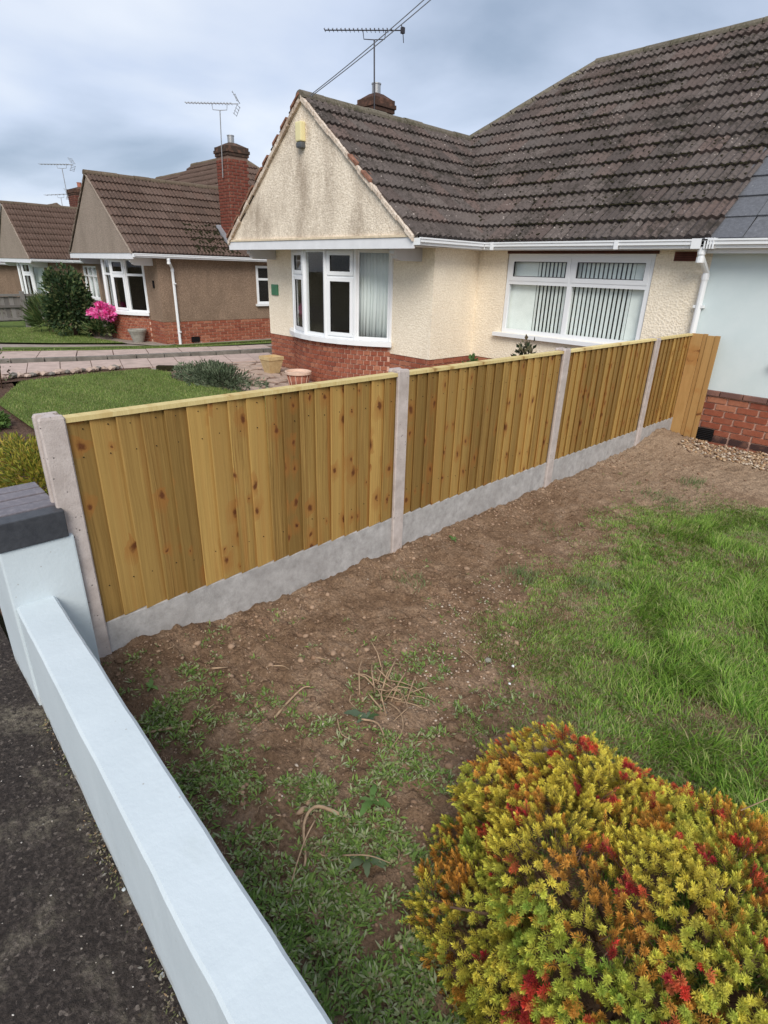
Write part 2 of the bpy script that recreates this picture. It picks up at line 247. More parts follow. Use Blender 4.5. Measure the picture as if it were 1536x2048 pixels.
def leafm(name, rough=0.6, trans=0.25, attr='Col'):
    k = M(name); a = k.n('ShaderNodeAttribute'); a.attribute_name = attr
    k.fin(a.outputs['Color'], rough, 0.25); t = k.n('ShaderNodeBsdfTranslucent'); k.l(a.outputs['Color'], t.inputs[0])
    x = k.n('ShaderNodeMixShader'); x.inputs[0].default_value = trans; k.l(k.p.outputs[0], x.inputs[1]); k.l(t.outputs[0], x.inputs[2]); k.l(x.outputs[0], k.out.inputs[0]); return k.m
MAT['leaf'] = leafm('leaf'); MAT['blade'] = leafm('grass blade', 0.55, 0.30); MAT['pebble'] = leafm('pebble', 0.9, 0.0)
MAT['twig'] = plain('dry twig', (0.36, 0.25, 0.16), 0.9, 0.1, var=0.3, scale=30)
MAT['stem'] = plain('brown stem', (0.10, 0.062, 0.042), 0.9, 0.1, var=0.3, scale=30)

# ------------------------------------------------------------------ object helpers
W = {}
def link(name, data, parent=None, Mx=None, mat=None, kind=None, label=None):
    o = bpy.data.objects.new(name, data); COL.objects.link(o)
    Mw = Mx if Mx is not None else Matrix.Identity(4)
    if parent is not None:
        o.parent = parent; o.matrix_basis = W[parent].inverted() @ Mw
    else: o.matrix_basis = Mw
    W[o] = Mw
    if mat is not None and data is not None and not data.materials: data.materials.append(mat)
    if kind: o['kind'] = kind
    if label: o['label'] = label
    return o
def thing(name, label, cat, loc, group=None):
    o = link(name, None, None, Matrix.Translation(loc)); tag(o, label, cat, group); return o
def tag(o, label, cat, group=None):
    o['label'] = label; o['category'] = cat
    if group: o['group'] = group
    return o
class MB:
    def __init__(s): s.v = []; s.f = []
    def add(s, vs, fs):
        b = len(s.v); s.v += [tuple(p) for p in vs]; s.f += [tuple(i+b for i in q) for q in fs]
    def box(s, x0, x1, y0, y1, z0, z1):
        x0, x1 = min(x0, x1), max(x0, x1); y0, y1 = min(y0, y1), max(y0, y1); z0, z1 = min(z0, z1), max(z0, z1)
        s.add([(x0, y0, z0), (x1, y0, z0), (x1, y1, z0), (x0, y1, z0), (x0, y0, z1), (x1, y0, z1), (x1, y1, z1), (x0, y1, z1)],
              [(0, 3, 2, 1), (4, 5, 6, 7), (0, 1, 5, 4), (1, 2, 6, 5), (2, 3, 7, 6), (3, 0, 4, 7)])
    def obox(s, O, u, n, u0, u1, z0, z1, n0, n1):
        """box in a wall frame: along u, up z, out n"""
        O, u, n = Vector(O), Vector(u), Vector(n); z = Vector((0, 0, 1))
        P = lambda a, b, c: O + u*a + z*b + n*c
        s.add([P(u0, z0, n1), P(u1, z0, n1), P(u1, z0, n0), P(u0, z0, n0), P(u0, z1, n1), P(u1, z1, n1), P(u1, z1, n0), P(u0, z1, n0)],
              [(0, 3, 2, 1), (4, 5, 6, 7), (0, 1, 5, 4), (1, 2, 6, 5), (2, 3, 7, 6), (3, 0, 4, 7)])
    def prism(s, poly, d):
        """polygon (list of 3d points) swept by vector d"""
        k = len(poly); d = Vector(d); a = [Vector(p) for p in poly]; b = [p + d for p in a]
        s.add(a + b, [tuple(range(k))[::-1], tuple(range(k, 2*k))] + [(i, (i+1) % k, (i+1) % k + k, i + k) for i in range(k)])
    def tube(s, pts, r, n=6, cap=True):
        pts = [Vector(p) for p in pts]; rs = r if isinstance(r, (list, tuple)) else [r]*len(pts); b = len(s.v)
        prev = None
        for i, p in enumerate(pts):
            t = (pts[min(i+1, len(pts)-1)] - pts[max(i-1, 0)]).normalized()
            a = t.cross(Vector((0, 0, 1)));
            if a.length < 0.05: a = t.cross(Vector((0, 1, 0)))
            a.normalize(); c = t.cross(a)
            for j in range(n):
                w = 2*math.pi*j/n; s.v.append(tuple(p + (a*math.cos(w) + c*math.sin(w))*rs[i]))
        for i in range(len(pts)-1):
            for j in range(n): s.f.append((b+i*n+j, b+i*n+(j+1) % n, b+(i+1)*n+(j+1) % n, b+(i+1)*n+j))
        if cap: s.f.append(tuple(b+j for j in range(n))[::-1]); s.f.append(tuple(b+(len(pts)-1)*n+j for j in range(n)))
    def lathe(s, prof, c, n=24, square=False):
        b = len(s.v)
        for r, z in prof:
            for j in range(n):
                w = 2*math.pi*(j+0.5)/n; q = 1.0
                if square: q = 1/max(abs(math.cos(w)), abs(math.sin(w)))
                s.v.append((c[0]+r*q*math.cos(w), c[1]+r*q*math.sin(w), c[2]+z))
        for i in range(len(prof)-1):
            for j in range(n): s.f.append((b+i*n+j, b+i*n+(j+1) % n, b+(i+1)*n+(j+1) % n, b+(i+1)*n+j))
        s.f.append(tuple(b+j for j in range(n))[::-1]); s.f.append(tuple(b+(len(prof)-1)*n+j for j in range(n)))
    def mesh(s, name, bevel=0.0, smooth=False):
        me = bpy.data.meshes.new(name); me.from_pydata(s.v, [], s.f)
        bm = bmesh.new(); bm.from_mesh(me)
        bmesh.ops.recalc_face_normals(bm, faces=bm.faces)
        if bevel: bmesh.ops.bevel(bm, geom=list(bm.edges), offset=bevel, segments=2, affect='EDGES', profile=0.6, clamp_overlap=True)
        bm.to_mesh(me); bm.free()
        if smooth:
            for p in me.polygons: p.use_smooth = True
        return me
    def build(s, name, mat, parent=None, kind=None, label=None, bevel=0.0, smooth=False):
        return link(name, s.mesh(name, bevel, smooth), parent, None, MAT[mat] if isinstance(mat, str) else mat, kind, label)
def fast(name, V, polys, mat, col=None, parent=None, kind=None, label=None, smooth=False):
    """V (n,3); polys: list of (k,m) index arrays; col (n,3)"""
    V = np.asarray(V, np.float32); me = bpy.data.meshes.new(name); me.vertices.add(len(V)); me.vertices.foreach_set('co', V.ravel())
    idx = np.concatenate([p.ravel() for p in polys]).astype(np.int32); tot = np.concatenate([np.full(len(p), p.shape[1], np.int32) for p in polys])
    st = np.concatenate([[0], np.cumsum(tot)[:-1]]).astype(np.int32)
    me.loops.add(len(idx)); me.loops.foreach_set('vertex_index', idx); me.polygons.add(len(tot)); me.polygons.foreach_set('loop_start', st); me.polygons.foreach_set('loop_total', tot)
    if smooth: me.polygons.foreach_set('use_smooth', np.ones(len(tot), bool))
    me.update(calc_edges=True); me.validate()
    if col is not None:
        a = me.color_attributes.new('Col', 'FLOAT_COLOR', 'POINT'); a.data.foreach_set('color', np.concatenate([np.clip(col, 0, 1), np.ones((len(V), 1))], 1).astype(np.float32).ravel())
    return link(name, me, parent, None, MAT[mat] if isinstance(mat, str) else mat, kind, label)
def hash2(ix, iy, seed): 
    h = (ix.astype(np.int64)*374761393 + iy.astype(np.int64)*668265263 + seed*144665) & 0x7fffffff
    h = ((h ^ (h >> 13))*1274126177) & 0x7fffffff
    return ((h ^ (h >> 16)) & 0xffff)/65535.0
def vnoise(x, y, seed=0):
    x = np.asarray(x, float); y = np.asarray(y, float); ix, iy = np.floor(x), np.floor(y); fx, fy = x-ix, y-iy
    fx = fx*fx*(3-2*fx); fy = fy*fy*(3-2*fy)
    a, b, c, d = hash2(ix, iy, seed), hash2(ix+1, iy, seed), hash2(ix, iy+1, seed), hash2(ix+1, iy+1, seed)
    return (a*(1-fx)+b*fx)*(1-fy) + (c*(1-fx)+d*fx)*fy
def fbm(x, y, seed=0, o=4):
    s, a, t = 0, 1.0, 0
    for i in range(o):
        s = s + a*vnoise(np.asarray(x)*2**i, np.asarray(y)*2**i, seed+i*17); t += a; a *= 0.5
    return s/t
def zg(x, y):
    d = np.interp(x, [-60, -26, -15, -10, -7], [-.8, -.36, -.16, -.06, 0]); return d*np.interp(y, [0, 1, 4, 6.35], [.3, .3, .8, 1])
def soilz(x, y):
    x = np.asarray(x, float); y = np.asarray(y, float)
    base = np.interp(y, [0.4, 0.7, 1.6, 2.5, 4.4, 6.2, 6.8, 7.4], [0.0, 0.03, -0.005, -0.035, -0.01, 0.03, 0.03, -0.02])*np.clip((-x)/2.4, 0.1, 1)
    heap = 0.11*np.exp(-((x+2.35)**2/0.10 + (y-6.75)**2/0.16)) + 0.05*np.exp(-((x+2.42)**2/0.02 + (y-0.75)**2/0.10))
    edge = np.exp(-((x+2.45)/0.13)**2)*(0.05*fbm(y*1.6, y*0, 5) + 0.022*np.maximum(fbm(x*30, y*30, 6, 2)-.5, 0))
    rough = np.where((y > 1.7) & (x > -1.1), 0.6, 1.0)
    return base + heap + edge + rough*(0.050*(fbm(x*2.2, y*2.2, 1)-0.5) + 0.034*(fbm(x*9, y*9, 2, 3)-0.5) + 0.034*(np.maximum(fbm(x*26, y*26, 3, 2)-0.45, 0)*2))
def sheet(name, xs, ys, zf, mat, kind='structure', mask=None):
    X, Y = np.meshgrid(xs, ys); Z = zf(X, Y); nx, ny = len(xs), len(ys); i = np.arange(nx*ny).reshape(ny, nx)
    q = np.stack([i[:-1, :-1], i[:-1, 1:], i[1:, 1:], i[1:, :-1]], -1).reshape(-1, 4)
    V = np.stack([X, Y, Z], -1).reshape(-1, 3)
    return fast(name, V, [q], mat, kind=kind, smooth=True)
def polysheet(name, pts, dz, mat, thick=0.0, parent=None, kind='structure', sub=0.35):
    """a ground patch inside a polygon, following the terrain"""
    bm = bmesh.new(); f = bm.faces.new([bm.verts.new((x, y, 0)) for x, y in pts])
    xs = [p[0] for p in pts]; ys = [p[1] for p in pts]
    for a, b, ax in ((min(xs), max(xs), 0), (min(ys), max(ys), 1)):
        k = a + sub
        while k < b:
            co = (k, 0, 0) if ax == 0 else (0, k, 0); no = (1, 0, 0) if ax == 0 else (0, 1, 0)
            bmesh.ops.bisect_plane(bm, geom=bm.verts[:]+bm.edges[:]+bm.faces[:], plane_co=co, plane_no=no); k += sub
    if thick:
        r = bmesh.ops.extrude_face_region(bm, geom=bm.faces[:])
        top = {v for v in r['geom'] if isinstance(v, bmesh.types.BMVert)}
        for v in bm.verts: v.co.z = float(zg(v.co.x, v.co.y)) + dz - (0 if v in top else thick)
    else:
        for v in bm.verts: v.co.z = float(zg(v.co.x, v.co.y)) + dz
    bmesh.ops.recalc_face_normals(bm, faces=bm.faces)
    me = bpy.data.meshes.new(name); bm.to_mesh(me); bm.free()
    if not thick and me.polygons and me.polygons[0].normal.z < 0: me.flip_normals()
    return link(name, me, parent, None, MAT[mat], kind)
def box_mesh(name, sx, sy, sz, bevel=0.0):
    m = MB(); m.box(-sx/2, sx/2, -sy/2, sy/2, -sz/2, sz/2); return m.mesh(name, bevel)
CAMP = Vector((0, 0, 1.8))
def joined(name, template, mats, mat, parent, kind='stuff'):
    V0 = np.array([v.co[:] for v in template.vertices]); F = [tuple(p.vertices) for p in template.polygons]
    by = {}
    for f in F: by.setdefault(len(f), []).append(f)
    Vs = []; P = {k: [] for k in by}
    for i, A in enumerate(mats):
        A = np.array(A); Vs.append(V0 @ A[:3, :3].T + A[:3, 3])
        for k_, fs in by.items(): P[k_].append(np.array(fs)+i*len(V0))
    return fast(name, np.concatenate(Vs), [np.concatenate(P[k_]) for k_ in P], mat, parent=parent, kind=kind)
def pieces(name, template, mats, mat, parent, limit=300):
    """alike pieces sharing one mesh: the nearest `limit` as parts, the rest joined"""
    if not template.materials: template.materials.append(MAT[mat])
    mats = sorted(mats, key=lambda A: (A.translation-CAMP).length)
    for A in mats[:limit]: link(name, template, parent, A)
    if len(mats) > limit: joined(name, template, mats[limit:], mat, parent)
def frameM(O, u, v, n, sx=1, sy=1, sz=1):
    u, v, n = Vector(u)*sx, Vector(v)*sy, Vector(n)*sz
    return Matrix(((u.x, v.x, n.x, O[0]), (u.y, v.y, n.y, O[1]), (u.z, v.z, n.z, O[2]), (0, 0, 0, 1)))

# ------------------------------------------------------------------ ground
g = np.array(sorted(set(list(np.linspace(-300, -60, 13)) + list(np.linspace(-60, 10, 71)) + list(np.linspace(10, 300, 15)))))
gy = np.array(sorted(set(list(np.linspace(-300, -4, 15)) + list(np.linspace(-4, 20, 49)) + list(np.linspace(20, 300, 15)))))
sheet('ground', g, gy, lambda X, Y: zg(X, Y) - 0.10, 'earth')
xs = np.concatenate([np.arange(-2.52, 0.55, 0.014), np.arange(0.6, 4.6, 0.1)]); ys = np.concatenate([np.arange(0.30, 2.6, 0.013), np.arange(2.62, 7.6, 0.024)])
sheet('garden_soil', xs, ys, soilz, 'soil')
sheet('pavement', np.arange(-10, 3.2, 0.04), np.arange(-1.9, 0.30, 0.025), lambda X, Y: zg(X, Y)*0.6 + 0.010*(fbm(X*6, Y*6, 9)-0.5) - 0.004, 'tarmac')
m = MB(); m.box(-60, 40, -2.03, -1.9, -0.25, -0.005); m.build('kerb', 'kerb', kind='structure')
m = MB(); m.box(-60, 40, -8, -2.03, -0.3, -0.12); m.build('road', 'tarmac', kind='structure')
# the neighbour's front garden
sheet('flower_bed', np.arange(-12.0, -2.5, 0.05), np.arange(0.30, 1.95, 0.04), lambda X, Y: zg(X, Y) + 0.015 + 0.05*(fbm(X*7, Y*7, 21)-0.45) - 0.05*np.clip((Y-1.42)*4, 0, 1)*(X > -10.6), 'bed')
LAWN = [(-9.0, 1.40), (-2.62, 1.46), (-2.62, 4.30), (-7.6, 4.45), (-8.6, 4.15), (-9.5, 4.05), (-10.2, 4.35), (-10.9, 4.15), (-10.8, 3.0), (-10.6, 2.05)]
lawn = polysheet('lawn', LAWN, 0.045, 'turf')
polysheet('patio_base', [(-10.9, 4.0), (-2.6, 4.1), (-2.6, 7.1), (-5.9, 7.3), (-10.3, 7.4), (-10.9, 6.8)], 0.004, 'mortar_grey')
polysheet('driveway', [(-11.1, 0.5), (-15.2, 0.5), (-16.9, 2.9), (-15.2, 6.3), (-14.9, 13), (-10.0, 13), (-10.0, 7.4), (-10.7, 6.8)], 0.010, 'apron')
polysheet('grass_strip', [(-14.15, 0.5), (-14.75, 2.6), (-13.9, 6.6), (-13.2, 12), (-13.75, 12), (-14.30, 6.6), (-15.30, 2.7), (-14.6, 0.5)], 0.035, 'turf')
polysheet('grass_strip', [(-15.45, 2.75), (-14.45, 6.3), (-14.05, 12), (-14.22, 12), (-14.7, 6.2), (-15.85, 2.85)], 0.035, 'turf')
LAWN2 = [(-15.95, 0.8), (-16.85, 2.95), (-15.95, 4.75), (-15.55, 5.55), (-17.2, 5.30), (-18.6, 5.55), (-20.6, 6.2), (-21.6, 6.0), (-21.6, 0.8)]
polysheet('lawn', LAWN2, 0.05, 'turf')
polysheet('apron', [(-15.55, 5.6), (-17.2, 5.33), (-18.7, 5.6), (-19.3, 6.6), (-14.9, 6.6), (-14.6, 6.1)], 0.03, 'apron')
polysheet('lawn', [(-21.75, 0.8), (-21.75, 6.2), (-40, 6.2), (-40, 0.8)], 0.03, 'turf')
# slab strips of the two drives
def slab_strip(a0, a1, b0, b1, count, dz, par, group_name='paving_slab'):
    a0, a1, b0, b1 = map(np.array, (a0, a1, b0, b1))
    for i in range(count):
        t0, t1 = (i+0.012)/count, (i+0.985)/count
        p = [a0+(a1-a0)*t0, a0+(a1-a0)*t1, b0+(b1-b0)*t1, b0+(b1-b0)*t0]
        polysheet(group_name, [tuple(q) for q in p], dz + random.uniform(-.006, .006), 'path_slab', 0.05, par, None, 2.0)
drive1 = polysheet('slab_path', [(-11.80, 1.0), (-10.72, 7.1), (-11.85, 7.7), (-13.35, 1.6)], 0.014, 'mortar_grey')
slab_strip((-11.72, 1.3), (-10.68, 7.0), (-13.08, 1.6), (-11.90, 7.5), 11, 0.035, drive1)
drive2 = polysheet('slab_path', [(-13.62, 1.2), (-12.10, 7.9), (-12.95, 8.4), (-15.30, 1.9)], 0.040, 'mortar_grey')
slab_strip((-13.50, 1.5), (-12.15, 7.8), (-14.75, 1.9), (-13.05, 8.1), 9, 0.075, drive2)
m = MB()
for i in range(12):
    t0, t1 = i/12+.002, (i+1)/12-.002; a, b = Vector((-13.20, 1.3, 0)), Vector((-11.92, 8.0, 0)); p, q = a.lerp(b, t0), a.lerp(b, t1)
    z0 = float(zg(p.x, p.y)); z1 = float(zg(q.x, q.y))
    m.add([(p.x, p.y, z0-.1), (q.x, q.y, z1-.1), (q.x-.13, q.y, z1-.1), (p.x-.13, p.y, z0-.1), (p.x, p.y, z0+.10), (q.x, q.y, z1+.10), (q.x-.13, q.y, z1+.10), (p.x-.13, p.y, z0+.10)],
          [(0, 3, 2, 1), (4, 5, 6, 7), (0, 1, 5, 4), (1, 2, 6, 5), (2, 3, 7, 6), (3, 0, 4, 7)])
m.build('path_kerb', 'kerb', kind='structure')
# crazy paving: jittered stones
patio = polysheet('patio', [(-10.85, 4.6), (-6.0, 4.5), (-5.8, 6.3), (-10.2, 6.35), (-10.8, 6.7)], 0.008, 'mortar_grey')
for i in range(11):
    for j in range(6):
        cx_, cy_ = -10.5 + i*0.42 + (j % 2)*0.2 + random.uniform(-.06, .06), 4.75 + j*0.33 + random.uniform(-.04, .04)
        k_ = random.choice((4, 5, 5, 6)); a0 = random.uniform(0, 6)
        pts = [(cx_+0.235*math.cos(a0+2*math.pi*q/k_)*random.uniform(.85, 1.1), cy_+0.18*math.sin(a0+2*math.pi*q/k_)*random.uniform(.85, 1.1)) for q in range(k_)]
        if cx_ < -5.9: polysheet('paving_stone', pts, 0.028+random.uniform(-.006, .008), 'patio_stone', 0.03, patio, None, 2.0)

# ------------------------------------------------------------------ houses
TP = 0.785; COSP = 1/math.sqrt(1+TP*TP); SINP = TP*COSP; ZE = 2.19
def tile_template(name, rolls=3, w=0.30, lo=0.345, flat=False):
    n = 2 if flat else 4*rolls; v = []; f = []
    us = np.linspace(0.004, w-0.004, n+1)
    prof = [0.0 if flat else 0.030*(0.5-0.5*math.cos(2*math.pi*rolls*q/w))**1.2 for q in us]
    for q, h in zip(us, prof): v.append((q, -0.012, (0.034 if flat else 0.055)+h))
    for q, h in zip(us, prof): v.append((q, lo, 0.014+h))
    for q, h in zip(us, prof): v.append((q, -0.012, 0.012+h*0.75))
    k_ = n+1
    for i in range(n):
        f.append((i, i+1, k_+i+1, k_+i)); f.append((2*k_+i, 2*k_+i+1, i+1, i))
    f.append((0, k_, 2*k_)); f.append((n, 2*k_+n, k_+n))
    me = bpy.data.meshes.new(name); me.from_pydata(v, [], f); me.update(); return me
def clipped(template, A, planes):
    bm = bmesh.new(); bm.from_mesh(template); bm.transform(A)
    for co, no in planes:
        bmesh.ops.bisect_plane(bm, geom=bm.verts[:]+bm.edges[:]+bm.faces[:], plane_co=co, plane_no=no, clear_outer=True)
    if len(bm.faces) < 3: bm.free(); return None
    c = sum((v.co for v in bm.verts), Vector())/len(bm.verts)
    bmesh.ops.translate(bm, verts=bm.verts, vec=-c)
    me = bpy.data.meshes.new(template.name); bm.to_mesh(me); bm.free(); return me, Matrix.Translation(c)
def roof_plane(poly, eave_u, up, nrm, template, w, gauge, jit=0.004):
    """poly: convex world polygon; first edge lies on the eave. Returns whole tile matrices and clipped meshes"""
    O = Vector(poly[0]); u, v, n = Vector(eave_u).normalized(), Vector(up).normalized(), Vector(nrm).normalized()
    P2 = [((Vector(p)-O).dot(u), (Vector(p)-O).dot(v)) for p in poly]
    area = sum(P2[i][0]*P2[(i+1) % len(P2)][1]-P2[(i+1) % len(P2)][0]*P2[i][1] for i in range(len(P2)))
    if area < 0: P2 = P2[::-1]
    E = []
    for i in range(len(P2)):
        a, b = np.array(P2[i]), np.array(P2[(i+1) % len(P2)]); d = b-a
        if np.hypot(*d) < 1e-6: continue
        d /= np.hypot(*d); E.append((a, np.array([d[1], -d[0]])))
    u0, u1 = min(p[0] for p in P2), max(p[0] for p in P2); v1 = max(p[1] for p in P2)
    whole, cut = [], []; row = 0
    while row*gauge < v1-0.02:
        q = u0 - w*1.0 + (w*0.5 if (row % 2) and gauge > 0.4 else 0)
        while q < u1:
            c4 = [(q+.004, row*gauge), (q+w-.004, row*gauge), (q+.004, row*gauge+gauge), (q+w-.004, row*gauge+gauge)]
            d = [[(np.array(c)-a).dot(nn) for c in c4] for a, nn in E]
            if not any(min(x) > -1e-4 for x in d):
                A = frameM(O + u*q + v*(row*gauge) + n*random.uniform(-jit, jit), u, v, n) @ Matrix.Rotation(random.uniform(-.008, .008), 4, 'Z')
                crossing = [e for e, x in zip(E, d) if max(x) > 0.012]
                if not crossing: whole.append(A)
                else: cut.append((A, [(O+u*a[0]+v*a[1], u*nn[0]+v*nn[1]) for a, nn in crossing]))
            q += w
        row += 1
    return whole, cut
def tiles_on(parent, planes, template, w, gauge, mat, limit):
    """planes: list of (poly, u, up, n); nearest `limit` tiles are parts, others joined"""
    items = []
    for poly, u, up, n in planes:
        wh, cu = roof_plane(poly, u, up, n, template, w, gauge)
        items += [(A, None) for A in wh] + [(A, c) for A, c in cu]
    items.sort(key=lambda t: (t[0].translation-CAMP).length)
    if not template.materials: template.materials.append(MAT[mat])
    rest = []; cnt = 0; restcut = []
    for A, c in items:
        if c is None:
            if cnt < limit: link('roof_tile', template, parent, A); cnt += 1
            else: rest.append(A)
        else:
            r = clipped(template, A, c)
            if r is None: continue
            me, T = r
            if cnt < limit:
                if not me.materials: me.materials.append(MAT[mat])
                link('roof_tile', me, parent, T); cnt += 1
            else: restcut.append((me, T))
    if rest: joined('roof_tile', template, rest, mat, parent)
    if restcut:
        m = MB()
        for me, T in restcut: m.add([T @ v.co for v in me.vertices], [tuple(p.vertices) for p in me.polygons])
        me = bpy.data.meshes.new('roof_tile'); me.from_pydata(m.v, [], m.f); link('roof_tile', me, parent, None, MAT[mat], 'stuff')
def ridge_row(parent, a, b, mat, r=0.085, L=0.42):
    a, b = Vector(a), Vector(b); d = (b-a); n = max(1, round(d.length/L)); t = d.normalized(); s = t.cross(Vector((0, 0, 1))).normalized(); up = s.cross(t)
    m = MB(); K = 8
    for e in (0.006, d.length/n-0.006):
        for j in range(K+1): w_ = math.pi*(-0.06+1.12*j/K); m.v.append((r*math.cos(w_)*1.15, e, r*math.sin(w_)))
    for j in range(K): m.f.append((j, j+1, K+1+j+1, K+1+j))
    m.f.append(tuple(range(K+1))); m.f.append(tuple(range(K+1, 2*K+2))[::-1])
    me = m.mesh('ridge_tile', smooth=False); me.materials.append(MAT[mat])
    for i in range(n): link('ridge_tile', me, parent, frameM(a + t*(d.length*i/n) - up*0.035 + up*random.uniform(-.006, .006), s, t, up))
GLASSY = []
def pane(O, u, n, u0, u1, z0, z1, d, parent):
    m = MB(); m.obox(O, u, n, u0, u1, z0, z1, d-0.004, d+0.004); m.build('pane', 'glass', parent)
def frame_rect(m, O, u, n, u0, u1, z0, z1, w, d0, d1, wb=None):
    wb = wb or w
    m.obox(O, u, n, u0, u0+w, z0, z1, d0, d1); m.obox(O, u, n, u1-w, u1, z0, z1, d0, d1)
    m.obox(O, u, n, u0+w, u1-w, z0, z0+wb, d0, d1); m.obox(O, u, n, u0+w, u1-w, z1-w, z1, d0, d1)
def light(O, u, n, u0, u1, z0, z1, parent, sash):
    """one light of a window: glass, with an opening sash in front when sash is set"""
    if sash:
        m = MB(); frame_rect(m, O, u, n, u0-.012, u1+.012, z0-.012, z1+.012, 0.055, -0.02, 0.022); m.build('sash', 'upvc', parent)
        m = MB(); frame_rect(m, O, u, n, u0+.043, u1-.043, z0+.043, z1-.043, 0.008, -0.012, 0.012); m.build('seal', 'black_plastic', parent)
        pane(O, u, n, u0+.045, u1-.045, z0+.045, z1-.045, -0.003, parent)
    else: pane(O, u, n, u0, u1, z0, z1, -0.02, parent)
def bay_window(par, cx, dz, R=None):
    half, sag, yw = 1.275, 0.50, 6.35
    R = (half*half+sag*sag)/(2*sag); th = math.asin(half/R); cy = yw - sag + R; pts = []
    for i in range(6):
        a = -th + 2*th*i/5; pts.append(Vector((cx+R*math.sin(a), cy-R*math.cos(a), 0)))
    return pts, R, th, cy
def bay(house, cx, dz, style, curtain=True):
    pts, R, th, cy = bay_window(house, cx, dz); zb, zt = 0.775+dz, 2.085+dz
    wf = MB(); win = None
    for i in range(5):
        a, b = pts[i], pts[i+1]; u = (b-a).normalized(); n = Vector((u.y, -u.x, 0)); L = (b-a).length; fw = 0.052
        frame_rect(wf, a, u, n, 0.0, L, zb, zt, fw, -0.05, 0.004)
        wf.tube([(a.x, a.y, zb), (a.x, a.y, zt)], 0.03, 8)
        if i == 4: wf.tube([(b.x, b.y, zb), (b.x, b.y, zt)], 0.03, 8)
        tr = zb + (zt-zb)*0.70
        if (style == 'mixed' and i in (1, 3)) or style == 'transom': wf.obox(a, u, n, fw, L-fw, tr-0.028, tr+0.028, -0.05, 0.004)
    win = wf.build('bay_window', 'upvc', house)
    for i in range(5):
        a, b = pts[i], pts[i+1]; u = (b-a).normalized(); n = Vector((u.y, -u.x, 0)); L = (b-a).length; fw = 0.052; tr = zb + (zt-zb)*0.70
        if style == 'mixed' and i in (1, 3):
            light(a, u, n, fw, L-fw, zb+fw, tr-.028, win, True); light(a, u, n, fw, L-fw, tr+.028, zt-fw, win, True)
        elif style == 'mixed': light(a, u, n, fw, L-fw, zb+fw, zt-fw, win, False)
        else:
            sh = i in (1, 3)
            light(a, u, n, fw, L-fw, zb+fw, tr-.028, win, sh); light(a, u, n, fw, L-fw, tr+.028, zt-fw, win, sh)
    # sill, seat below and flat head above
    outs = [Vector((cx+(R+.085)*math.sin(-th*1.02+2*th*1.02*i/10), cy-(R+.085)*math.cos(-th*1.02+2*th*1.02*i/10), 0)) for i in range(11)]
    ins = [Vector((cx+(R-.07)*math.sin(-th*1.02+2*th*1.02*i/10), cy-(R-.07)*math.cos(-th*1.02+2*th*1.02*i/10), 0)) for i in range(11)]
    m = MB()
    for (za, zb_, oo) in ((0.700+dz, 0.773+dz, outs),):
        for i in range(10):
            q = [oo[i], oo[i+1], ins[i+1], ins[i]]
            m.add([(p.x, p.y, za) for p in q]+[(p.x, p.y, zb_) for p in q], [(0, 3, 2, 1), (4, 5, 6, 7), (0, 1, 5, 4), (2, 3, 7, 6)] + ([(3, 0, 4, 7)] if i == 0 else []) + ([(1, 2, 6, 5)] if i == 9 else []))
    m.build('window_sill', 'upvc', house)
    # header course base
    m = MB(); n_ = 16
    arc = [Vector((cx+(R-.012)*math.sin(-th+2*th*i/n_), cy-(R-.012)*math.cos(-th+2*th*i/n_), 0)) for i in range(n_+1)]
    for i in range(n_):
        a, b = arc[i], arc[i+1]; a2, b2 = Vector((a.x, yw+.02, 0)), Vector((b.x, yw+.02, 0))
        m.add([(p.x, p.y, -.3+dz) for p in (a, b, b2, a2)]+[(p.x, p.y, .700+dz) for p in (a, b, b2, a2)], [(4, 5, 6, 7), (0, 1, 5, 4)] + ([(3, 0, 4, 7)] if i == 0 else []) + ([(1, 2, 6, 5)] if i == n_-1 else []))
    base = m.build('bay_base', 'mortar', house)
    return win, base, (R, th, cy)
BRICK = box_mesh('brick', 0.207, 0.03, 0.060, 0.003); HEAD = box_mesh('brick', 0.096, 0.03, 0.060, 0.003)
for b_ in (BRICK, HEAD): b_.materials.append(MAT['brick'])
def brick_run(O, u, n, L, z0, courses, out=0.0, skip=None):
    """stretcher bond on a flat face; returns matrices for BRICK"""
    O, u, n = Vector(O), Vector(u), Vector(n); r = []
    for c in range(courses):
        q = -0.1125 if c % 2 else 0.0
        while q < L-0.03:
            a, b = max(q, 0.0)+.005, min(q+0.215, L)-.003
            if b-a > 0.03 and not (skip and skip(c, (a+b)/2)):
                r.append(frameM(O+u*((a+b)/2)+n*(out-0.015+random.uniform(-.002, .002))+Vector((0, 0, z0+c*0.0745+0.032)), u, -n, Vector((0, 0, 1)), (b-a)/0.213))
            q += 0.225
    return r
def wall_pieces(m, O, u, n, L, z0, z1, holes, t=0.2):
    """wall with rectangular openings (u0,u1,za,zb)"""
    q = 0.0
    for a, b, za, zb in sorted(holes):
        if a > q+1e-4: m.obox(O, u, n, q, a, z0, z1, -t, 0)
        if za > z0: m.obox(O, u, n, a, b, z0, za, -t, 0)
        if zb < z1: m.obox(O, u, n, a, b, zb, z1, -t, 0)
        q = b
    if q < L-1e-4: m.obox(O, u, n, q, L, z0, z1, -t, 0)
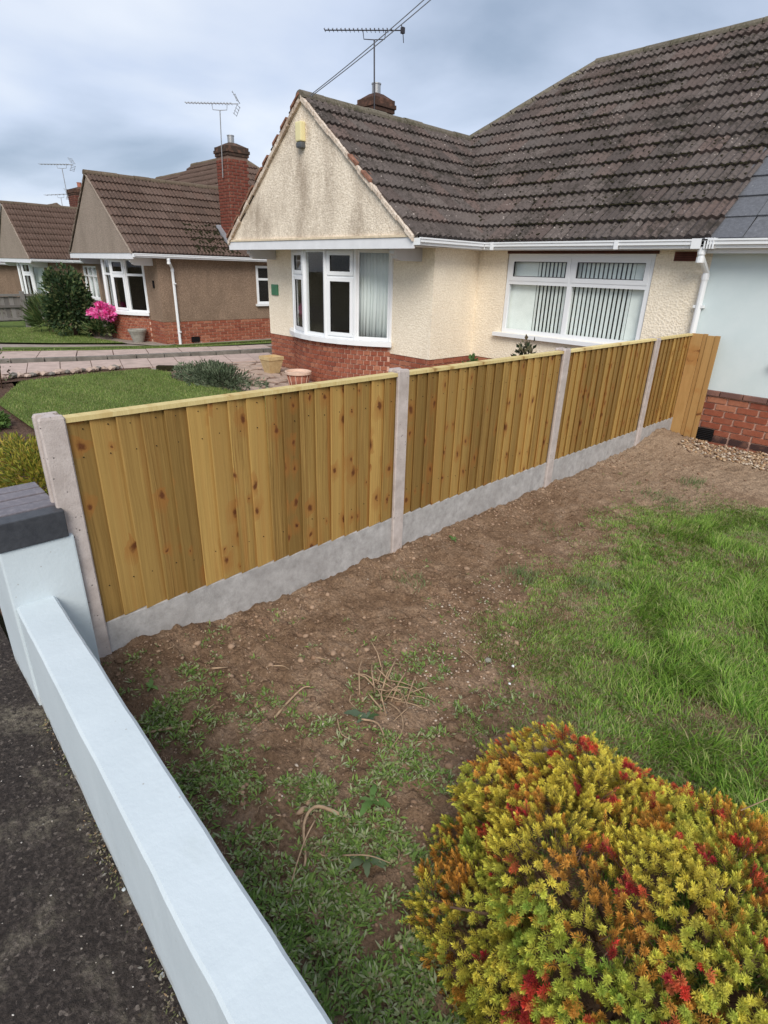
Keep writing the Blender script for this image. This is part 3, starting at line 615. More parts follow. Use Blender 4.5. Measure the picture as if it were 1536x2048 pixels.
def gutter_path(m, pts, w=0.105, h=0.085):
    """square section gutter trough along a path (points are its back top edge)"""
    for a, b in zip(pts[:-1], pts[1:]):
        a, b = Vector(a), Vector(b); u = (b-a).normalized(); n = Vector((u.y, -u.x, 0)); L = (b-a).length
        m.obox(a, u, n, 0, L, -h, -h+.012, 0, w*0.72); m.obox(a, u, n, 0, L, -h+.012, -h*0.45, w*0.72-.01, w*0.72+0.004); m.obox(a, u, n, 0, L, -h*0.45, -.014, w-.012, w)
        m.obox(a, u, n, 0, L, -h*0.45-.012, -h*0.45, w*0.72, w); m.obox(a, u, n, 0, L, -.014, 0.004, w-.016, w+.010)
        m.obox(a, u, n, -0.004, 0.004, -h, -.004, 0, w); m.obox(a, u, n, L-.004, L+.004, -h, -.004, 0, w)
def downpipe(m, top, wall_pt, z0, r=0.034):
    x, y, z = top; wx, wy = wall_pt
    m.tube([(x, y, z), (x, y, z-.09), (wx, wy, z-.25), (wx, wy, z0)], r, 10)
    for zz in (z-.02, z-.10, z-.27): m.tube([(x if zz > z-.2 else wx, y if zz > z-.2 else wy, zz), (x if zz > z-.2 else wx, y if zz > z-.2 else wy, zz-.055)], r+.007, 10)
    for zz in (z-.62, z0+.35): m.box(wx-.055, wx+.055, wy-.02, wy+.042, zz, zz+.03)

yw = 6.35
def bungalow(name, label, cx, m_, dz, wing, wallm, gablem, tilem, ridgem, limit, style, brick_limit, detail=True, party_open=True):
    """A gabled bungalow. cx: gable centre line, m_: +1 when the wing lies towards +X. Local x runs from the gable to the wing."""
    X = lambda x: cx + m_*x
    P = lambda x, y, z: Vector((cx+m_*x, y, z+dz))
    H = thing(name, label, 'house', (cx, 6.35, dz)); hw = 2.12; xw = hw + wing; zt = 2.14; ym = 7.32
    z0w = 0.60 if brick_limit else -0.4
    # --- walls
    w = MB(); lo, hi = min(X(-hw), X(hw)), max(X(-hw), X(hw))
    O = (lo, 6.35, dz); wall_pieces(w, O, (1, 0, 0), (0, -1, 0), hi-lo, z0w, zt, [(hw-1.275, hw+1.275, z0w, zt)])
    def side(x, ya, yb):
        s = 1 if (x > 0) == (m_ > 0) else -1
        w.box(X(x)-s*0.2, X(x), ya, yb, z0w+dz, zt+dz)
    side(-hw, 6.55, 14.5); side(hw, 6.55, 7.52)
    a, b = (X(hw), X(xw)) if m_ > 0 else (X(xw), X(hw))
    hole = (5.72-5.20+0.0, 5.72-3.10, 1.00, 2.06) if detail else (0.35, 1.75, 0.95, 2.02)
    holes = [hole] if m_ > 0 else [(b-a-hole[1], b-a-hole[0], hole[2], hole[3])]
    wall_pieces(w, (a, ym, dz), (1, 0, 0), (0, -1, 0), b-a, z0w, zt, holes)
    w.box(min(X(-hw), X(xw)), max(X(-hw), X(xw)), 14.5, 14.7, -0.4+dz, zt+dz)
    w.box(X(xw)-m_*0.1, X(xw), 7.52, 14.5, -0.4+dz, 2.1+dz) if party_open else None
    w.build('wall', wallm, H)
    ln = MB(); q0, q1 = min(X(-hw), X(xw))+.21, max(X(-hw), X(xw))-.21
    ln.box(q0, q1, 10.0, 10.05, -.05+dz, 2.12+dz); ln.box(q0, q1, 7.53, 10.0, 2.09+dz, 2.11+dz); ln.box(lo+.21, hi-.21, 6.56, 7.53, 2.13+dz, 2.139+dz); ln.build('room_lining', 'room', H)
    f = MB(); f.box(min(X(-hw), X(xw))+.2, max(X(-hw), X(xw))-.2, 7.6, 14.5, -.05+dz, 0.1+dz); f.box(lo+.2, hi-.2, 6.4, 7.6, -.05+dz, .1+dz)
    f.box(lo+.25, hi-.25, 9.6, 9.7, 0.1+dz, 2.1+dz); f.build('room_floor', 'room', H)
    # --- plinth
    if brick_limit:
        p = MB(); c0 = 0.022
        p.box(lo+c0, lo+hw-1.275, 6.35+c0, 6.5, -.4+dz, .60+dz); p.box(hi-hw+1.275, hi-c0, 6.35+c0, 6.5, -.4+dz, .60+dz)
        sgn = -1 if m_ > 0 else 1
        for xx in (-hw, hw):
            s = 1 if (xx > 0) == (m_ > 0) else -1
            p.box(X(xx)-s*c0, X(xx)-s*.17, 6.5, 7.5 if xx > 0 else 14.4, -.4+dz, .60+dz)
        p.box(a, b, ym+c0, ym+.17, -.4+dz, .60+dz)
        pl = p.build('plinth', 'mortar', H)
    win, base, (R, th, cy) = bay(H, cx, dz, style)
    if brick_limit:
        hd = []
        for c in range(-1, 9):
            n_ = 25; zc = 0.700+dz-0.0745*(9-c)+0.034
            for i in range(n_):
                t = -th + 2*th*(i + (0.5 if c % 2 else 0.0) + 0.25)/n_
                if t > th-0.01: continue
                nn = Vector((math.sin(t), -math.cos(t), 0)); u = Vector((math.cos(t), math.sin(t), 0))
                hd.append(frameM(Vector((cx, cy, zc)) + nn*(R-0.010+random.uniform(-.002, .002)), u, -nn, Vector((0, 0, 1))))
        pieces('brick', HEAD, hd, 'brick', base, 260)
        bl = brick_run((lo, 6.35, dz+.60-8*.0745), (1, 0, 0), (0, -1, 0), hw-1.275, 0, 8, -.004) + brick_run((hi-hw+1.275, 6.35, dz+.60-8*.0745), (1, 0, 0), (0, -1, 0), hw-1.275, 0, 8, -.004)
        if m_ > 0: bl += brick_run((hi, 6.35, dz+.60-8*.0745), (0, 1, 0), (1, 0, 0), .97, 0, 8, -.004) + brick_run((a, ym, dz+.60-8*.0745), (1, 0, 0), (0, -1, 0), 1.0, 0, 8, -.004)
        else: bl += brick_run((hi, 6.35, dz+.60-9*.0745), (0, 1, 0), (1, 0, 0), 4.6, 0, 9, -.004, skip=lambda c, q: c == 1 and abs(q-.82) < .14)
        pieces('brick', BRICK, bl, 'brick', pl, 290)
    # --- fascia, soffit, ledge and brackets of the gable
    t = MB(); t.box(X(-2.33), X(2.33), 5.70, 5.725, 2.065+dz, 2.195+dz); t.box(X(-2.33), X(2.33), 5.725, 6.36, 2.10+dz, 2.125+dz)
    for xx in (-2.33, 2.33):
        s = 1 if xx > 0 else -1
        t.box(X(xx), X(xx-s*.022), 5.7252, 14.6 if xx < 0 else 7.14, 2.098+dz, 2.19+dz); t.box(X(xx-s*.022), X(xx-s*.25), 6.361, 14.6 if xx < 0 else 7.3, 2.104+dz, 2.120+dz)
    t.box(X(2.33-.02), X(xw), 7.12, 7.142, 2.098+dz, 2.19+dz); t.box(X(2.33-.25), X(xw), 7.143, 7.34, 2.10+dz, 2.122+dz)
    t.build('fascia', 'white_paint', H)
    l = MB(); l.box(X(-2.31), X(2.31), 5.685, 5.80, 2.197+dz, 2.225+dz); l.build('gable_ledge', 'cream_paint' if detail else gablem, H)
    for xx in (-1.90, 1.78):
        br = MB(); poly = [(X(xx), 5.80, 2.098+dz), (X(xx), 5.80, 2.01+dz), (X(xx), 5.84, 1.985+dz), (X(xx), 5.86, 1.95+dz), (X(xx), 5.93, 1.925+dz), (X(xx), 6.37, 1.925+dz), (X(xx), 6.37, 2.098+dz)]
        br.prism(poly, (0.10*m_, 0, 0)); br.build('bracket', 'bracket' if detail else 'white_paint', H)
    # --- gable triangle
    gt = MB(); gt.prism([P(-2.28, 5.715, 2.2255), P(2.28, 5.715, 2.2255), P(0, 5.715, ZE+TP*2.33-.035)], (0, 0.16, 0)); gt.build('gable', gablem, H)
    # --- roof underlay
    hr = 1.5; yr = 9.45+hr; zr = ZE+TP*2.33; zh = zr+TP*hr
    pl_in = ([P(2.33, 5.70, ZE), P(2.33, 7.12, ZE), P(0, 9.45, zr), P(0, 5.70, zr)], (0, m_, 0), (-m_*COSP, 0, SINP), (m_*SINP, 0, COSP))
    pl_main = ([P(2.33, 7.12, ZE), P(xw, 7.12, ZE), P(xw, yr, zh), P(hr, yr, zh), P(0, 9.45, zr)], (1, 0, 0), (0, COSP, SINP), (0, -SINP, COSP))
    pl_out = ([P(-2.33, 5.70, ZE), P(0, 5.70, zr), P(0, 9.45, zr), P(hr, yr, zh), P(-2.33, yr+hr+2.33, ZE)], (0, -m_, 0), (m_*COSP, 0, SINP), (-m_*SINP, 0, COSP))
    pl_outb = ([P(-2.33, 9.45, ZE), P(0, 9.45, zr), P(hr, yr, zh), P(-2.33, yr+hr+2.33, ZE)], pl_out[1], pl_out[2], pl_out[3])
    pl_out = ([P(-2.33, 5.70, ZE), P(0, 5.70, zr), P(0, 9.45, zr), P(-2.33, 9.45, ZE)],) + pl_out[1:]
    pl_back = ([P(-2.33, yr+hr+2.33, ZE), P(hr, yr, zh), P(xw, yr, zh), P(xw, yr+hr+2.33, ZE)], (-1, 0, 0), (0, -COSP, SINP), (0, SINP, COSP))
    r = MB()
    for poly, u, up, n in (pl_in, pl_main, pl_out, pl_outb, pl_back): r.prism([p - Vector(n)*0.001 for p in poly], -Vector(n)*0.03)
    roof = r.build('roof', 'underlay', H)
    T = tile_template('roof_tile')
    vis = [(pl_in[0], Vector(pl_in[1]) if m_ > 0 else -Vector(pl_in[1]), pl_in[2], pl_in[3])]
    # a right-handed frame: u x up = n
    def fr(pl):
        poly, u, up, n = pl; u = Vector(up).cross(Vector(n)); return (poly, u, up, n)
    if detail: tiles_on(roof, [fr(pl_in), fr(pl_main)], T, 0.30, 0.3285, tilem, limit); tiles_on(roof, [fr(pl_out), fr(pl_outb)], T, 0.30, 0.3285, tilem, 0)
    else: tiles_on(roof, [fr(pl_out), fr(pl_outb)] if m_ < 0 else [fr(pl_in)], T, 0.30, 0.3285, tilem, limit); tiles_on(roof, ([fr(pl_in)] if m_ < 0 else [fr(pl_out), fr(pl_outb)]) + [fr(pl_main)], T, 0.30, 0.3285, tilem, 0)
    ridge_row(roof, P(0, 5.66, zr+.03), P(0, 9.40, zr+.03), ridgem); ridge_row(roof, P(0, 9.45, zr+.04), P(hr, yr, zh+.04), ridgem, 0.08)
    ridge_row(roof, P(hr, yr, zh+.04), P(xw, yr, zh+.04), ridgem); ridge_row(roof, P(-2.3, yr+hr+2.3, ZE+.05), P(hr, yr, zh+.04), ridgem, 0.08)
    # --- gutters
    gm = MB(); zg_ = 2.19+dz
    ends = [(X(2.33), 5.705, zg_), (X(2.33), 7.12-.005, zg_)]
    if m_ > 0: gutter_path(gm, [(X(2.33)+.002, 5.705, zg_), (X(2.33)+.002, 7.118, zg_)]); gutter_path(gm, [(X(2.33)+.107, 7.118, zg_), (X(xw), 7.118, zg_)])
    else: gutter_path(gm, [(X(-2.33)+.002, 5.705, zg_), (X(-2.33)+.002, 14.5, zg_)]); gutter_path(gm, [(X(xw), 7.118, zg_), (X(2.33)-.107, 7.118, zg_)])
    return H, roof, P, X, win, gm

HA, roofA, PA, XA, winA, gmA = bungalow('cream_bungalow', 'cream pebbledash bungalow with steep front gable and mossy dark tiled roof', -7.85, 1, 0.0, 3.26, 'cream', 'cream_gable', 'tile_old', 'ridge_old', 300, 'mixed', 1)
for xx in (-5.30, -3.5): gmA.box(xx, xx+.05, 7.00, 7.017, 2.098, 2.196)
gmA.build('gutter', 'upvc', HA)
m = MB(); downpipe(m, (-2.52, 7.055, 2.12), (-2.50, 7.27), 0.02); m.build('downpipe', 'upvc', HA)
# verge mortar and ragged tile edges along both rakes
def verge(house, P, mat, n=15, q=1.0):
    for s in (-1, 1):
        m = MB()
        for i in range(n):
            t0, t1 = i/n, (i+.93)/n; a = P(s*2.33*(1-t0), 5.66, ZE+TP*2.33*t0); b = P(s*2.33*(1-t1), 5.66, ZE+TP*2.33*t1)
            th = random.uniform(.028, .05)*q; up = Vector((0, 0, th)); dn = Vector((0, 0, -random.uniform(.035, .07)*q))
            dy = Vector((0, random.uniform(0, .014), 0)); m.prism([a+dn+dy, b+dn+dy, b+up+dy, a+up*.8+dy], (0, .12, 0))
        m.build('verge_mortar', mat, house, bevel=0.008)
verge(HA, PA, 'verge', 15, .8)
for s in (-1, 1):
    for i in range(9):
        if s > 0 and i not in (3, 4): continue
        t0 = (i+random.uniform(.1, .3))/9; t1 = (i+random.uniform(.6, .98))/9; m = MB()
        a = PA(s*2.37*(1-t0), 5.650, ZE+TP*2.33*t0+(.030 if s < 0 else .004)); b = PA(s*2.37*(1-t1), 5.650, ZE+TP*2.33*t1+(.026 if s < 0 else .002))
        m.prism([a, b, b+Vector((0, 0, .030)), a+Vector((0, 0, .040))], (0, .14, 0)); m.build('verge_tile_edge', 'verge_tile', HA)
# valley with moss
m = MB(); a, b = Vector((-5.52, 7.12, ZE)), Vector((-7.85, 9.45, ZE+TP*2.33))
for i in range(60):
    t = (i+random.random())/60; c = a.lerp(b, t) + Vector((random.uniform(-.05, .05), random.uniform(-.05, .05), .035)); r = random.uniform(.02, .055)
    q = [(1, 0, 0), (-1, 0, 0), (0, 1, 0), (0, -1, 0), (0, 0, .7), (0, 0, -.5)]; vs = [c+Vector(v)*r*random.uniform(.7, 1.2) for v in q]
    m.add(vs, [(0, 2, 4), (2, 1, 4), (1, 3, 4), (3, 0, 4), (2, 0, 5), (1, 2, 5), (3, 1, 5), (0, 3, 5)])
m.build('valley_moss', 'moss', roofA, kind='stuff')
def moss_on(roof, spots, nrm, r0=.012, r1=.04):
    m = MB(); n = Vector(nrm); t1 = n.cross(Vector((0, 1, 0.3))).normalized(); t2 = n.cross(t1)
    for c in spots:
        r = random.uniform(r0, r1); vs = [c+t1*r*random.uniform(.7, 1.6), c-t1*r*random.uniform(.7, 1.6), c+t2*r, c-t2*r, c+n*r*.6]
        m.add(vs, [(0, 2, 4), (2, 1, 4), (1, 3, 4), (3, 0, 4)])
    m.build('moss', 'moss', roof, kind='stuff')
sp = []
for i in range(5200):
    x, row = random.uniform(-7.6, -2.5), random.randrange(0, 14); s = row*0.3285 + random.choice((-0.01, -0.012, random.uniform(0, .3)))  # moss, mostly on row edges, where its dark colour also deepens the shadow lines
    y, z = 7.12+s*COSP, ZE+s*SINP
    if x < -5.52-(y-7.12) or y > 10.8 or x < -7.85+(y-9.45): continue
    if vnoise(x*1.3, s*1.8, 4) + 0.5*vnoise(x*5, s*5, 8) < 0.62: continue
    sp.append(Vector((x, y, z)) + Vector((0, -SINP, COSP))*0.060)
moss_on(roofA, sp, (0, -SINP, COSP), .007, .021)
# wing window with vertical blind
def wing_window(H, x0, x1, z0, z1, y):
    O, u, n = Vector((x0, y, 0)), Vector((1, 0, 0)), Vector((0, -1, 0)); L = x1-x0; m = MB(); d0, d1 = -.07, -.015; tr = z0+(z1-z0)*0.655; mid = L*0.485
    frame_rect(m, O, u, n, 0, L, z0, z1, .055, d0, d1); m.obox(O, u, n, .055, L-.055, tr-.03, tr+.03, d0, d1); m.obox(O, u, n, mid-.032, mid+.032, z0+.055, tr-.03, d0, d1); m.obox(O, u, n, mid-.032, mid+.032, tr+.03, z1-.055, d0, d1)
    w = m.build('window', 'upvc', H); O2 = O + n*(-.03)
    light(O2, u, n, .055, mid-.032, tr+.03, z1-.055, w, True); light(O2, u, n, mid+.032, L-.055, tr+.03, z1-.055, w, True)
    light(O2, u, n, .055, mid-.032, z0+.055, tr-.03, w, False); light(O2, u, n, mid+.032, L-.055, z0+.055, tr-.03, w, False)
    m = MB(); m.obox(O, u, n, -.10, L+.10, z0-.055, z0-.002, -.02, .075); m.build('window_sill', 'upvc', H)
    return w
wing_window(HA, -5.20, -3.12, 1.00, 2.06, 7.32)
m = MB(); m.box(-5.22, -3.08, 7.316, 7.36, 2.062, 2.125); m.build('lintel', 'lintel', HA)
m = MB(); m.box(-2.90, -2.66, 7.312, 7.34, 1.985, 2.085); v = m.build('air_vent', 'vent_red', HA)
m = MB()
for i in range(4): m.box(-2.885, -2.675, 7.306, 7.312, 1.995+i*.022, 2.007+i*.022)
m.build('louvre', 'lintel', v)
bl = thing('vertical_blind', 'pale green vertical blind hanging half open behind the wide wing window', 'blind', (-4.16, 7.46, 1.0))
m = MB(); m.box(-5.18, -3.14, 7.45, 7.49, 2.02, 2.06); m.build('head_rail', 'upvc', bl)
for i in range(34):
    x = -5.15 + i*0.0605; ang = 0.02 if i < 7 or i > 29 else -random.uniform(.16, .30); hw_ = .034 if i < 7 or i > 29 else .0235
    m = MB(); c, s = math.cos(ang)*hw_, math.sin(ang)*hw_
    m.prism([(x-c, 7.43-s, 1.03), (x+c, 7.43+s, 1.03), (x+c+.001, 7.43+s-.002, 1.03), (x-c+.001, 7.43-s-.002, 1.03)], (0, 0, .985)); m.build('slat', 'blind', bl)
def netc(x0, x1, y0, y1, z0, z1, label, n=40):
    V = []; Q = []
    for i in range(n+1):
        t = i/n; off = .014*math.sin(i*2.1)+.008*math.sin(i*.9)
        V += [(x0+(x1-x0)*t+off*.4, y0+(y1-y0)*t+off, z0), (x0+(x1-x0)*t+off*.4, y0+(y1-y0)*t+off, z1)]
    for i in range(n): Q.append((2*i, 2*i+2, 2*i+3, 2*i+1))
    o = fast('net_curtain', np.array(V), [np.array(Q)], 'net', smooth=True); sm = o.modifiers.new('thick', 'SOLIDIFY'); sm.thickness = .003
    return tag(o, label, 'curtain')
netc(-7.22, -6.60, 6.13, 6.47, .78, 2.08, 'pale net curtain behind the broad right light of the cream bay')
netc(-9.12, -8.92, 6.42, 6.27, .78, 2.08, 'narrow pale curtain at the shaded left end of the cream bay', 16)
# alarm box and green plate
al = thing('alarm_box', 'faded yellow alarm box high on the cream gable', 'alarm box', (-7.85, 5.70, 3.5))
m = MB(); m.box(-7.925, -7.785, 5.625, 5.715, 3.475, 3.72); m.build('cover', 'alarm_yellow', al, bevel=.018)
m = MB(); m.box(-7.918, -7.792, 5.628, 5.715, 3.395, 3.473); m.build('strobe', 'alarm_grey', al, bevel=.022)
sg = thing('house_sign', 'small square green plate on the cream wall left of the bay', 'sign', (-9.72, 6.33, 1.4))
m = MB(); m.box(-9.83, -9.62, 6.322, 6.349, 1.31, 1.50); m.build('plate', 'sign_green', sg, bevel=.006)
# chimneys
def chimney(H, x0, x1, y0, y1, z0, z1, roofz, pot=True):
    m = MB(); m.box(x0+.006, x1-.006, y0+.006, y1-.006, z0, z1-.22); c = m.build('chimney', 'mortar_grey', H)
    mats = []; mm = []
    for (O, u, n, L) in (((x0, y0, 0), (1, 0, 0), (0, -1, 0), x1-x0), ((x1, y0, 0), (0, 1, 0), (1, 0, 0), y1-y0), ((x0, y1, 0), (0, -1, 0), (-1, 0, 0), y1-y0)):
        mm += brick_run(O, u, n, L, z0, int((z1-.22-z0)/.0745), .004)
    joined('brick', BRICK, mm, 'chimney_brick', c)
    cap = MB(); cap.box(x0-.02, x1+.02, y0-.02, y1+.02, z1-.22, z1-.15); cap.box(x0-.042, x1+.042, y0-.042, y1+.042, z1-.15, z1-.075); cap.box(x0-.02, x1+.02, y0-.02, y1+.02, z1-.075, z1)
    cap.build('corbel', 'soot', c, bevel=.008)
    xc, yc = (x0+x1)/2, (y0+y1)/2; fl = MB(); fl.add([(x0, y0, z1), (x1, y0, z1), (x1, y1, z1), (x0, y1, z1), (xc-.1, yc-.1, z1+.10), (xc+.1, yc-.1, z1+.10), (xc+.1, yc+.1, z1+.10), (xc-.1, yc+.1, z1+.10)], [(0, 1, 5, 4), (1, 2, 6, 5), (2, 3, 7, 6), (3, 0, 4, 7), (4, 5, 6, 7)])
    fl.build('flaunching', 'soot', c)
    p = MB(); p.tube([(xc, yc, z1+.06), (xc, yc, z1+.26)], .085, 14); p.tube([(xc, yc, z1+.255), (xc, yc, z1+.275)], .095, 14); p.build('flue_pot', 'grey_metal' if pot else 'terracotta', c)
    return c
chimney(HA, -10.14, -9.66, 8.74, 9.24, 2.6, 4.86, 3)
def aerial(label, base, top, boomdir, L, nel, mat, tilt=0.0, elem=0.10, bracket=None, refl='plates', r=.012):
    A = thing('tv_aerial', label, 'aerial', base, 'television aerials on chimneys'); base, top = Vector(base), Vector(top); d = Vector(boomdir).normalized(); s = d.cross(Vector((0, 0, 1))).normalized(); up = s.cross(d)
    m = MB(); m.tube([base, top], r, 6); m.build('mast', mat, A)
    c = top + Vector((0, 0, .14)); a, b = c - d*L*.64, c + d*L*.36
    m = MB(); m.tube([a, b], r*.75, 5); boom = m.build('boom', mat, A)
    m = MB(); m.tube([c-d*.22*L/1.5, c-d*.20*L/1.5-up*.13, top, c+d*.20*L/1.5-up*.13, c+d*.22*L/1.5], r*.6, 5); m.build('cradle', mat, A)
    for i in range(nel):
        t = i/(nel-1)*.86; p = a + (b-a)*t; m = MB(); e_ = elem*(0.8+.4*t)
        m.tube([p - s*e_, p + s*e_], r*.42, 4); m.tube([p, p + up*.035], r*.5, 4); m.build('element', mat, boom)
    if refl == 'plates':
        for k_ in (-1, 1):
            m = MB()
            for j in range(4): q = b - d*.06*j*.6 + up*k_*(.05+.055*j); m.tube([q - s*.16, q + s*.16], r*.45, 4)
            m.tube([b - s*.12 + up*k_*.03, b - s*.12 + up*k_*.24 - d*.1], r*.4, 4); m.tube([b + s*.12 + up*k_*.03, b + s*.12 + up*k_*.24 - d*.1], r*.4, 4); m.build('reflector', mat, A)
    else:
        m = MB(); m.tube([b - s*.04, b - s*.04 - up*.17 + d*.02], r*.5, 4); m.tube([b + s*.02, b + s*.02 + up*.08 - d*.03], r*.6, 4); m.box(b.x-.03, b.x+.03, b.y-.03, b.y+.03, b.z-.045, b.z+.045); m.build('reflector', mat, A)
aerial('tall dark television aerial with a long plain boom above the cream house chimney', (-9.62, 8.70, 4.45), (-9.66, 8.70, 5.70), (.76, .65, -.01), 1.45, 17, 'dark_metal', refl='stub', r=.014)

# ---- the brown bungalow next door and the ones beyond
CX2 = -17.10
HB, roofB, PB, XB, winB, gmB = bungalow('tan_bungalow', 'tan pebbledash bungalow with tall brick chimney beside the drive', CX2, -1, -0.18, 2.5, 'tan_dash', 'grey_dash', 'tile_red', 'ridge_red', 290, 'transom', 1, detail=False)
gmB.build('gutter', 'upvc', HB)
m = MB(); downpipe(m, (-14.72, 6.55, 1.95), (-14.945, 6.72), -.20, .036); m.build('downpipe', 'upvc', HB)
verge(HB, PB, 'grey_dash', 15, .35)
chimney(HB, -15.62, -15.02, 8.55, 9.15, 2.1, 4.62, 3)
m = MB(); m.box(-15.0, -14.96, 7.06, 7.29, -.12, .02); m.build('air_brick', 'dark_opening', HB)
m = MB(); m.box(-15.35, -15.25, 6.335, 6.349, 1.22, 1.40); m.build('number_plate', 'dark_opening', HB)
sp = [Vector((-14.8-random.random()**1.5*.9, 8.3+random.uniform(-.9, .35), 0)) for _ in range(260)]
sp = [Vector((p.x, p.y, 2.01+TP*(-14.77-p.x)+.06)) for p in sp]; moss_on(roofB, sp, (SINP, 0, COSP), .02, .06)
m = MB()
for i in range(9):
    y = 8.52 - i*.03; x = -15.0-.06*i*0; m.prism([(-15.64, 8.50-i*.012, 2.72), (-15.0, 8.50-i*.012, 2.22), (-15.0, 8.50-i*.012, 2.30), (-15.64, 8.50-i*.012, 2.80)], (0, .01, 0))
m.prism([(-15.66, 8.42, 2.79), (-14.98, 8.42, 2.25), (-14.98, 8.56, 2.26), (-15.66, 8.56, 2.80)], (0, 0, .02)); m.build('flashing', 'lead', HB)
# window of the side wall, seen edge-on past the cream house
O, u, n = Vector((-14.98, 9.15, -.18)), Vector((0, 1, 0)), Vector((1, 0, 0)); m = MB(); frame_rect(m, O, u, n, 0, .9, 1.0, 2.0, .06, 0.0, .03); m.obox(O, u, n, .06, .84, 1.62, 1.68, 0, .03); w_ = m.build('side_window', 'upvc', HB)
pane(O, u, n, .06, .84, 1.06, 1.62, .012, w_); pane(O, u, n, .06, .84, 1.68, 1.94, .012, w_)
m = MB(); m.obox(O, u, n, .06, .84, 1.06, 1.94, .001, .004); m.build('backing', 'dark_opening', w_); m = MB(); m.obox(O, u, n, -.05, .95, .94, .998, 0, .08); m.build('window_sill', 'upvc', HB)
# its wing window
def small_window(H, x0, x1, z0, z1, y, panes=3):
    O, u, n = Vector((x0, y, 0)), Vector((1, 0, 0)), Vector((0, -1, 0)); L = x1-x0; m = MB(); frame_rect(m, O, u, n, 0, L, z0, z1, .05, -.08, -.01); tr = z0+(z1-z0)*.7; m.obox(O, u, n, .05, L-.05, tr-.025, tr+.025, -.08, -.01)
    us = [L*i/panes for i in range(1, panes)]
    for q in us: m.obox(O, u, n, q-.03, q+.03, z0+.05, tr-.025, -.08, -.01); m.obox(O, u, n, q-.03, q+.03, tr+.025, z1-.05, -.08, -.01)
    w = m.build('window', 'upvc', H); e_ = [0.02]+us+[L-.02]
    for a, b in zip(e_[:-1], e_[1:]): light(O-n*.03, u, n, a+.03, b-.03, z0+.05, tr-.025, w, False); light(O-n*.03, u, n, a+.03, b-.03, tr+.025, z1-.05, w, False)
    m = MB(); m.obox(O, u, n, -.06, L+.06, z0-.05, z0-.002, -.02, .06); m.build('window_sill', 'upvc', H)
xa, xb = XB(2.12), XB(4.62); L_ = xa-xb
small_window(HB, xa-1.75, xa-.35, .95-.18, 2.02-.18, 7.32)
netc(xa-1.70, xa-.4, 7.5, 7.5, .75, 1.85, 'white net curtain behind the small window beyond the evergreen shrub')
aerial('pale television aerial on the tall red brick chimney beside the drive', (-15.24, 8.50, 3.9), (-15.14, 8.50, 5.35), (.71, .70, .0), 1.32, 15, 'grey_metal', r=.014, elem=.11)

CX3 = -26.25
HC, roofC, PC, XC, winC, gmC = bungalow('far_bungalow', 'small bungalow with grey gable behind the old grey fence', CX3, 1, -0.36, 2.45, 'tan_dash', 'grey_dash', 'tile_red', 'ridge_red', 0, 'mixed', 0, detail=False)
gmC.build('gutter', 'upvc', HC); verge(HC, PC, 'grey_dash', 8, .35)
chimney(HC, -28.9, -28.1, 8.8, 9.6, 2, 4.55, 3, False)
small_window(HC, XC(2.12)+.35, XC(2.12)+1.75, .59, 1.66, 7.32)
netc(-25.75, -25.05, 6.2, 6.45, .42, 1.70, 'white net curtain in the bay of the grey gabled far house')
netc(XC(2.12)+.4, XC(2.12)+1.7, 7.5, 7.5, .55, 1.6, 'white net curtain in the far house window above the grey fence')
aerial('small pale aerial on the stubby chimney of the far house', (-28.7, 8.72, 4.2), (-28.78, 8.72, 5.30), (.76, .65, 0), 1.45, 10, 'grey_metal', r=.016, elem=.16)
HD, roofD, PD, XD, winD, gmD = bungalow('end_bungalow', 'last bungalow of the row cut by the picture edge', -36.6, -1, -0.55, 2.5, 'tan_dash', 'grey_dash', 'tile_red', 'ridge_red', 0, 'mixed', 0, detail=False)
gmD.build('gutter', 'upvc', HD)
aerial('tiny aerial showing over the ridge of the far house', (-33.6, 9.9, 3.0), (-33.6, 9.9, 4.62), (.76, .65, .05), 1.2, 6, 'grey_metal', r=.016, elem=.2)

# ---- the pale blue house joined on the right
HE = thing('blue_bungalow', 'pale blue rendered bungalow on a red brick plinth at right', 'house', (-2.45, 7.32, 0))
w = MB(); wall_pieces(w, (-2.49, 7.318, 0), (1, 0, 0), (0, -1, 0), 7.0, .62, 2.12, [(0.92, 2.6, 1.02, 2.03)]); w.box(4.31, 4.51, 7.52, 14.5, .0, 2.12); w.box(-2.49, 4.51, 14.5, 14.7, 0, 2.12); w.build('wall', 'blue_render', HE)
m = MB(); m.box(-2.49, 4.51, 7.30+.022, 7.48, -.3, .618); ple = m.build('plinth', 'mortar', HE)
z0 = .62-.062-7*.0745
bl = brick_run((-2.30, 7.30, z0-.0745), (1, 0, 0), (0, -1, 0), 3.2, 0, 8, -.004, skip=lambda c, q: c == 1 or (c == 2 and .04 < q < .29))
pieces('brick', BRICK, bl, 'brick', ple, 200)
bd = brick_run((-2.30, 7.30, z0), (1, 0, 0), (0, -1, 0), 3.2, 0, 1, -.002, skip=lambda c, q: .04 < q < .29); BD = BRICK.copy(); BD.materials.clear(); pieces('dark_brick', BD, bd, 'dark_brick', ple, 60)
TB = box_mesh('coping_tile', .232, .05, .055, .005); pieces('plinth_tile', TB, [frameM(Vector((-2.42+i*.241, 7.296+.012, .591)), (1, 0, 0), (0, 1, 0), (0, 0, 1)) for i in range(14)], 'tilebrick', ple, 60)
m = MB(); m.box(-2.24, -2.02, 7.290, 7.32, z0+.002, z0+.137); ab = m.build('air_brick', 'dark_opening', ple)
for i in range(6): m = MB(); m.box(-2.232, -2.028, 7.280, 7.290, z0+.012+i*.021, z0+.019+i*.021); m.build('grille_bar', 'black_plastic', ab)
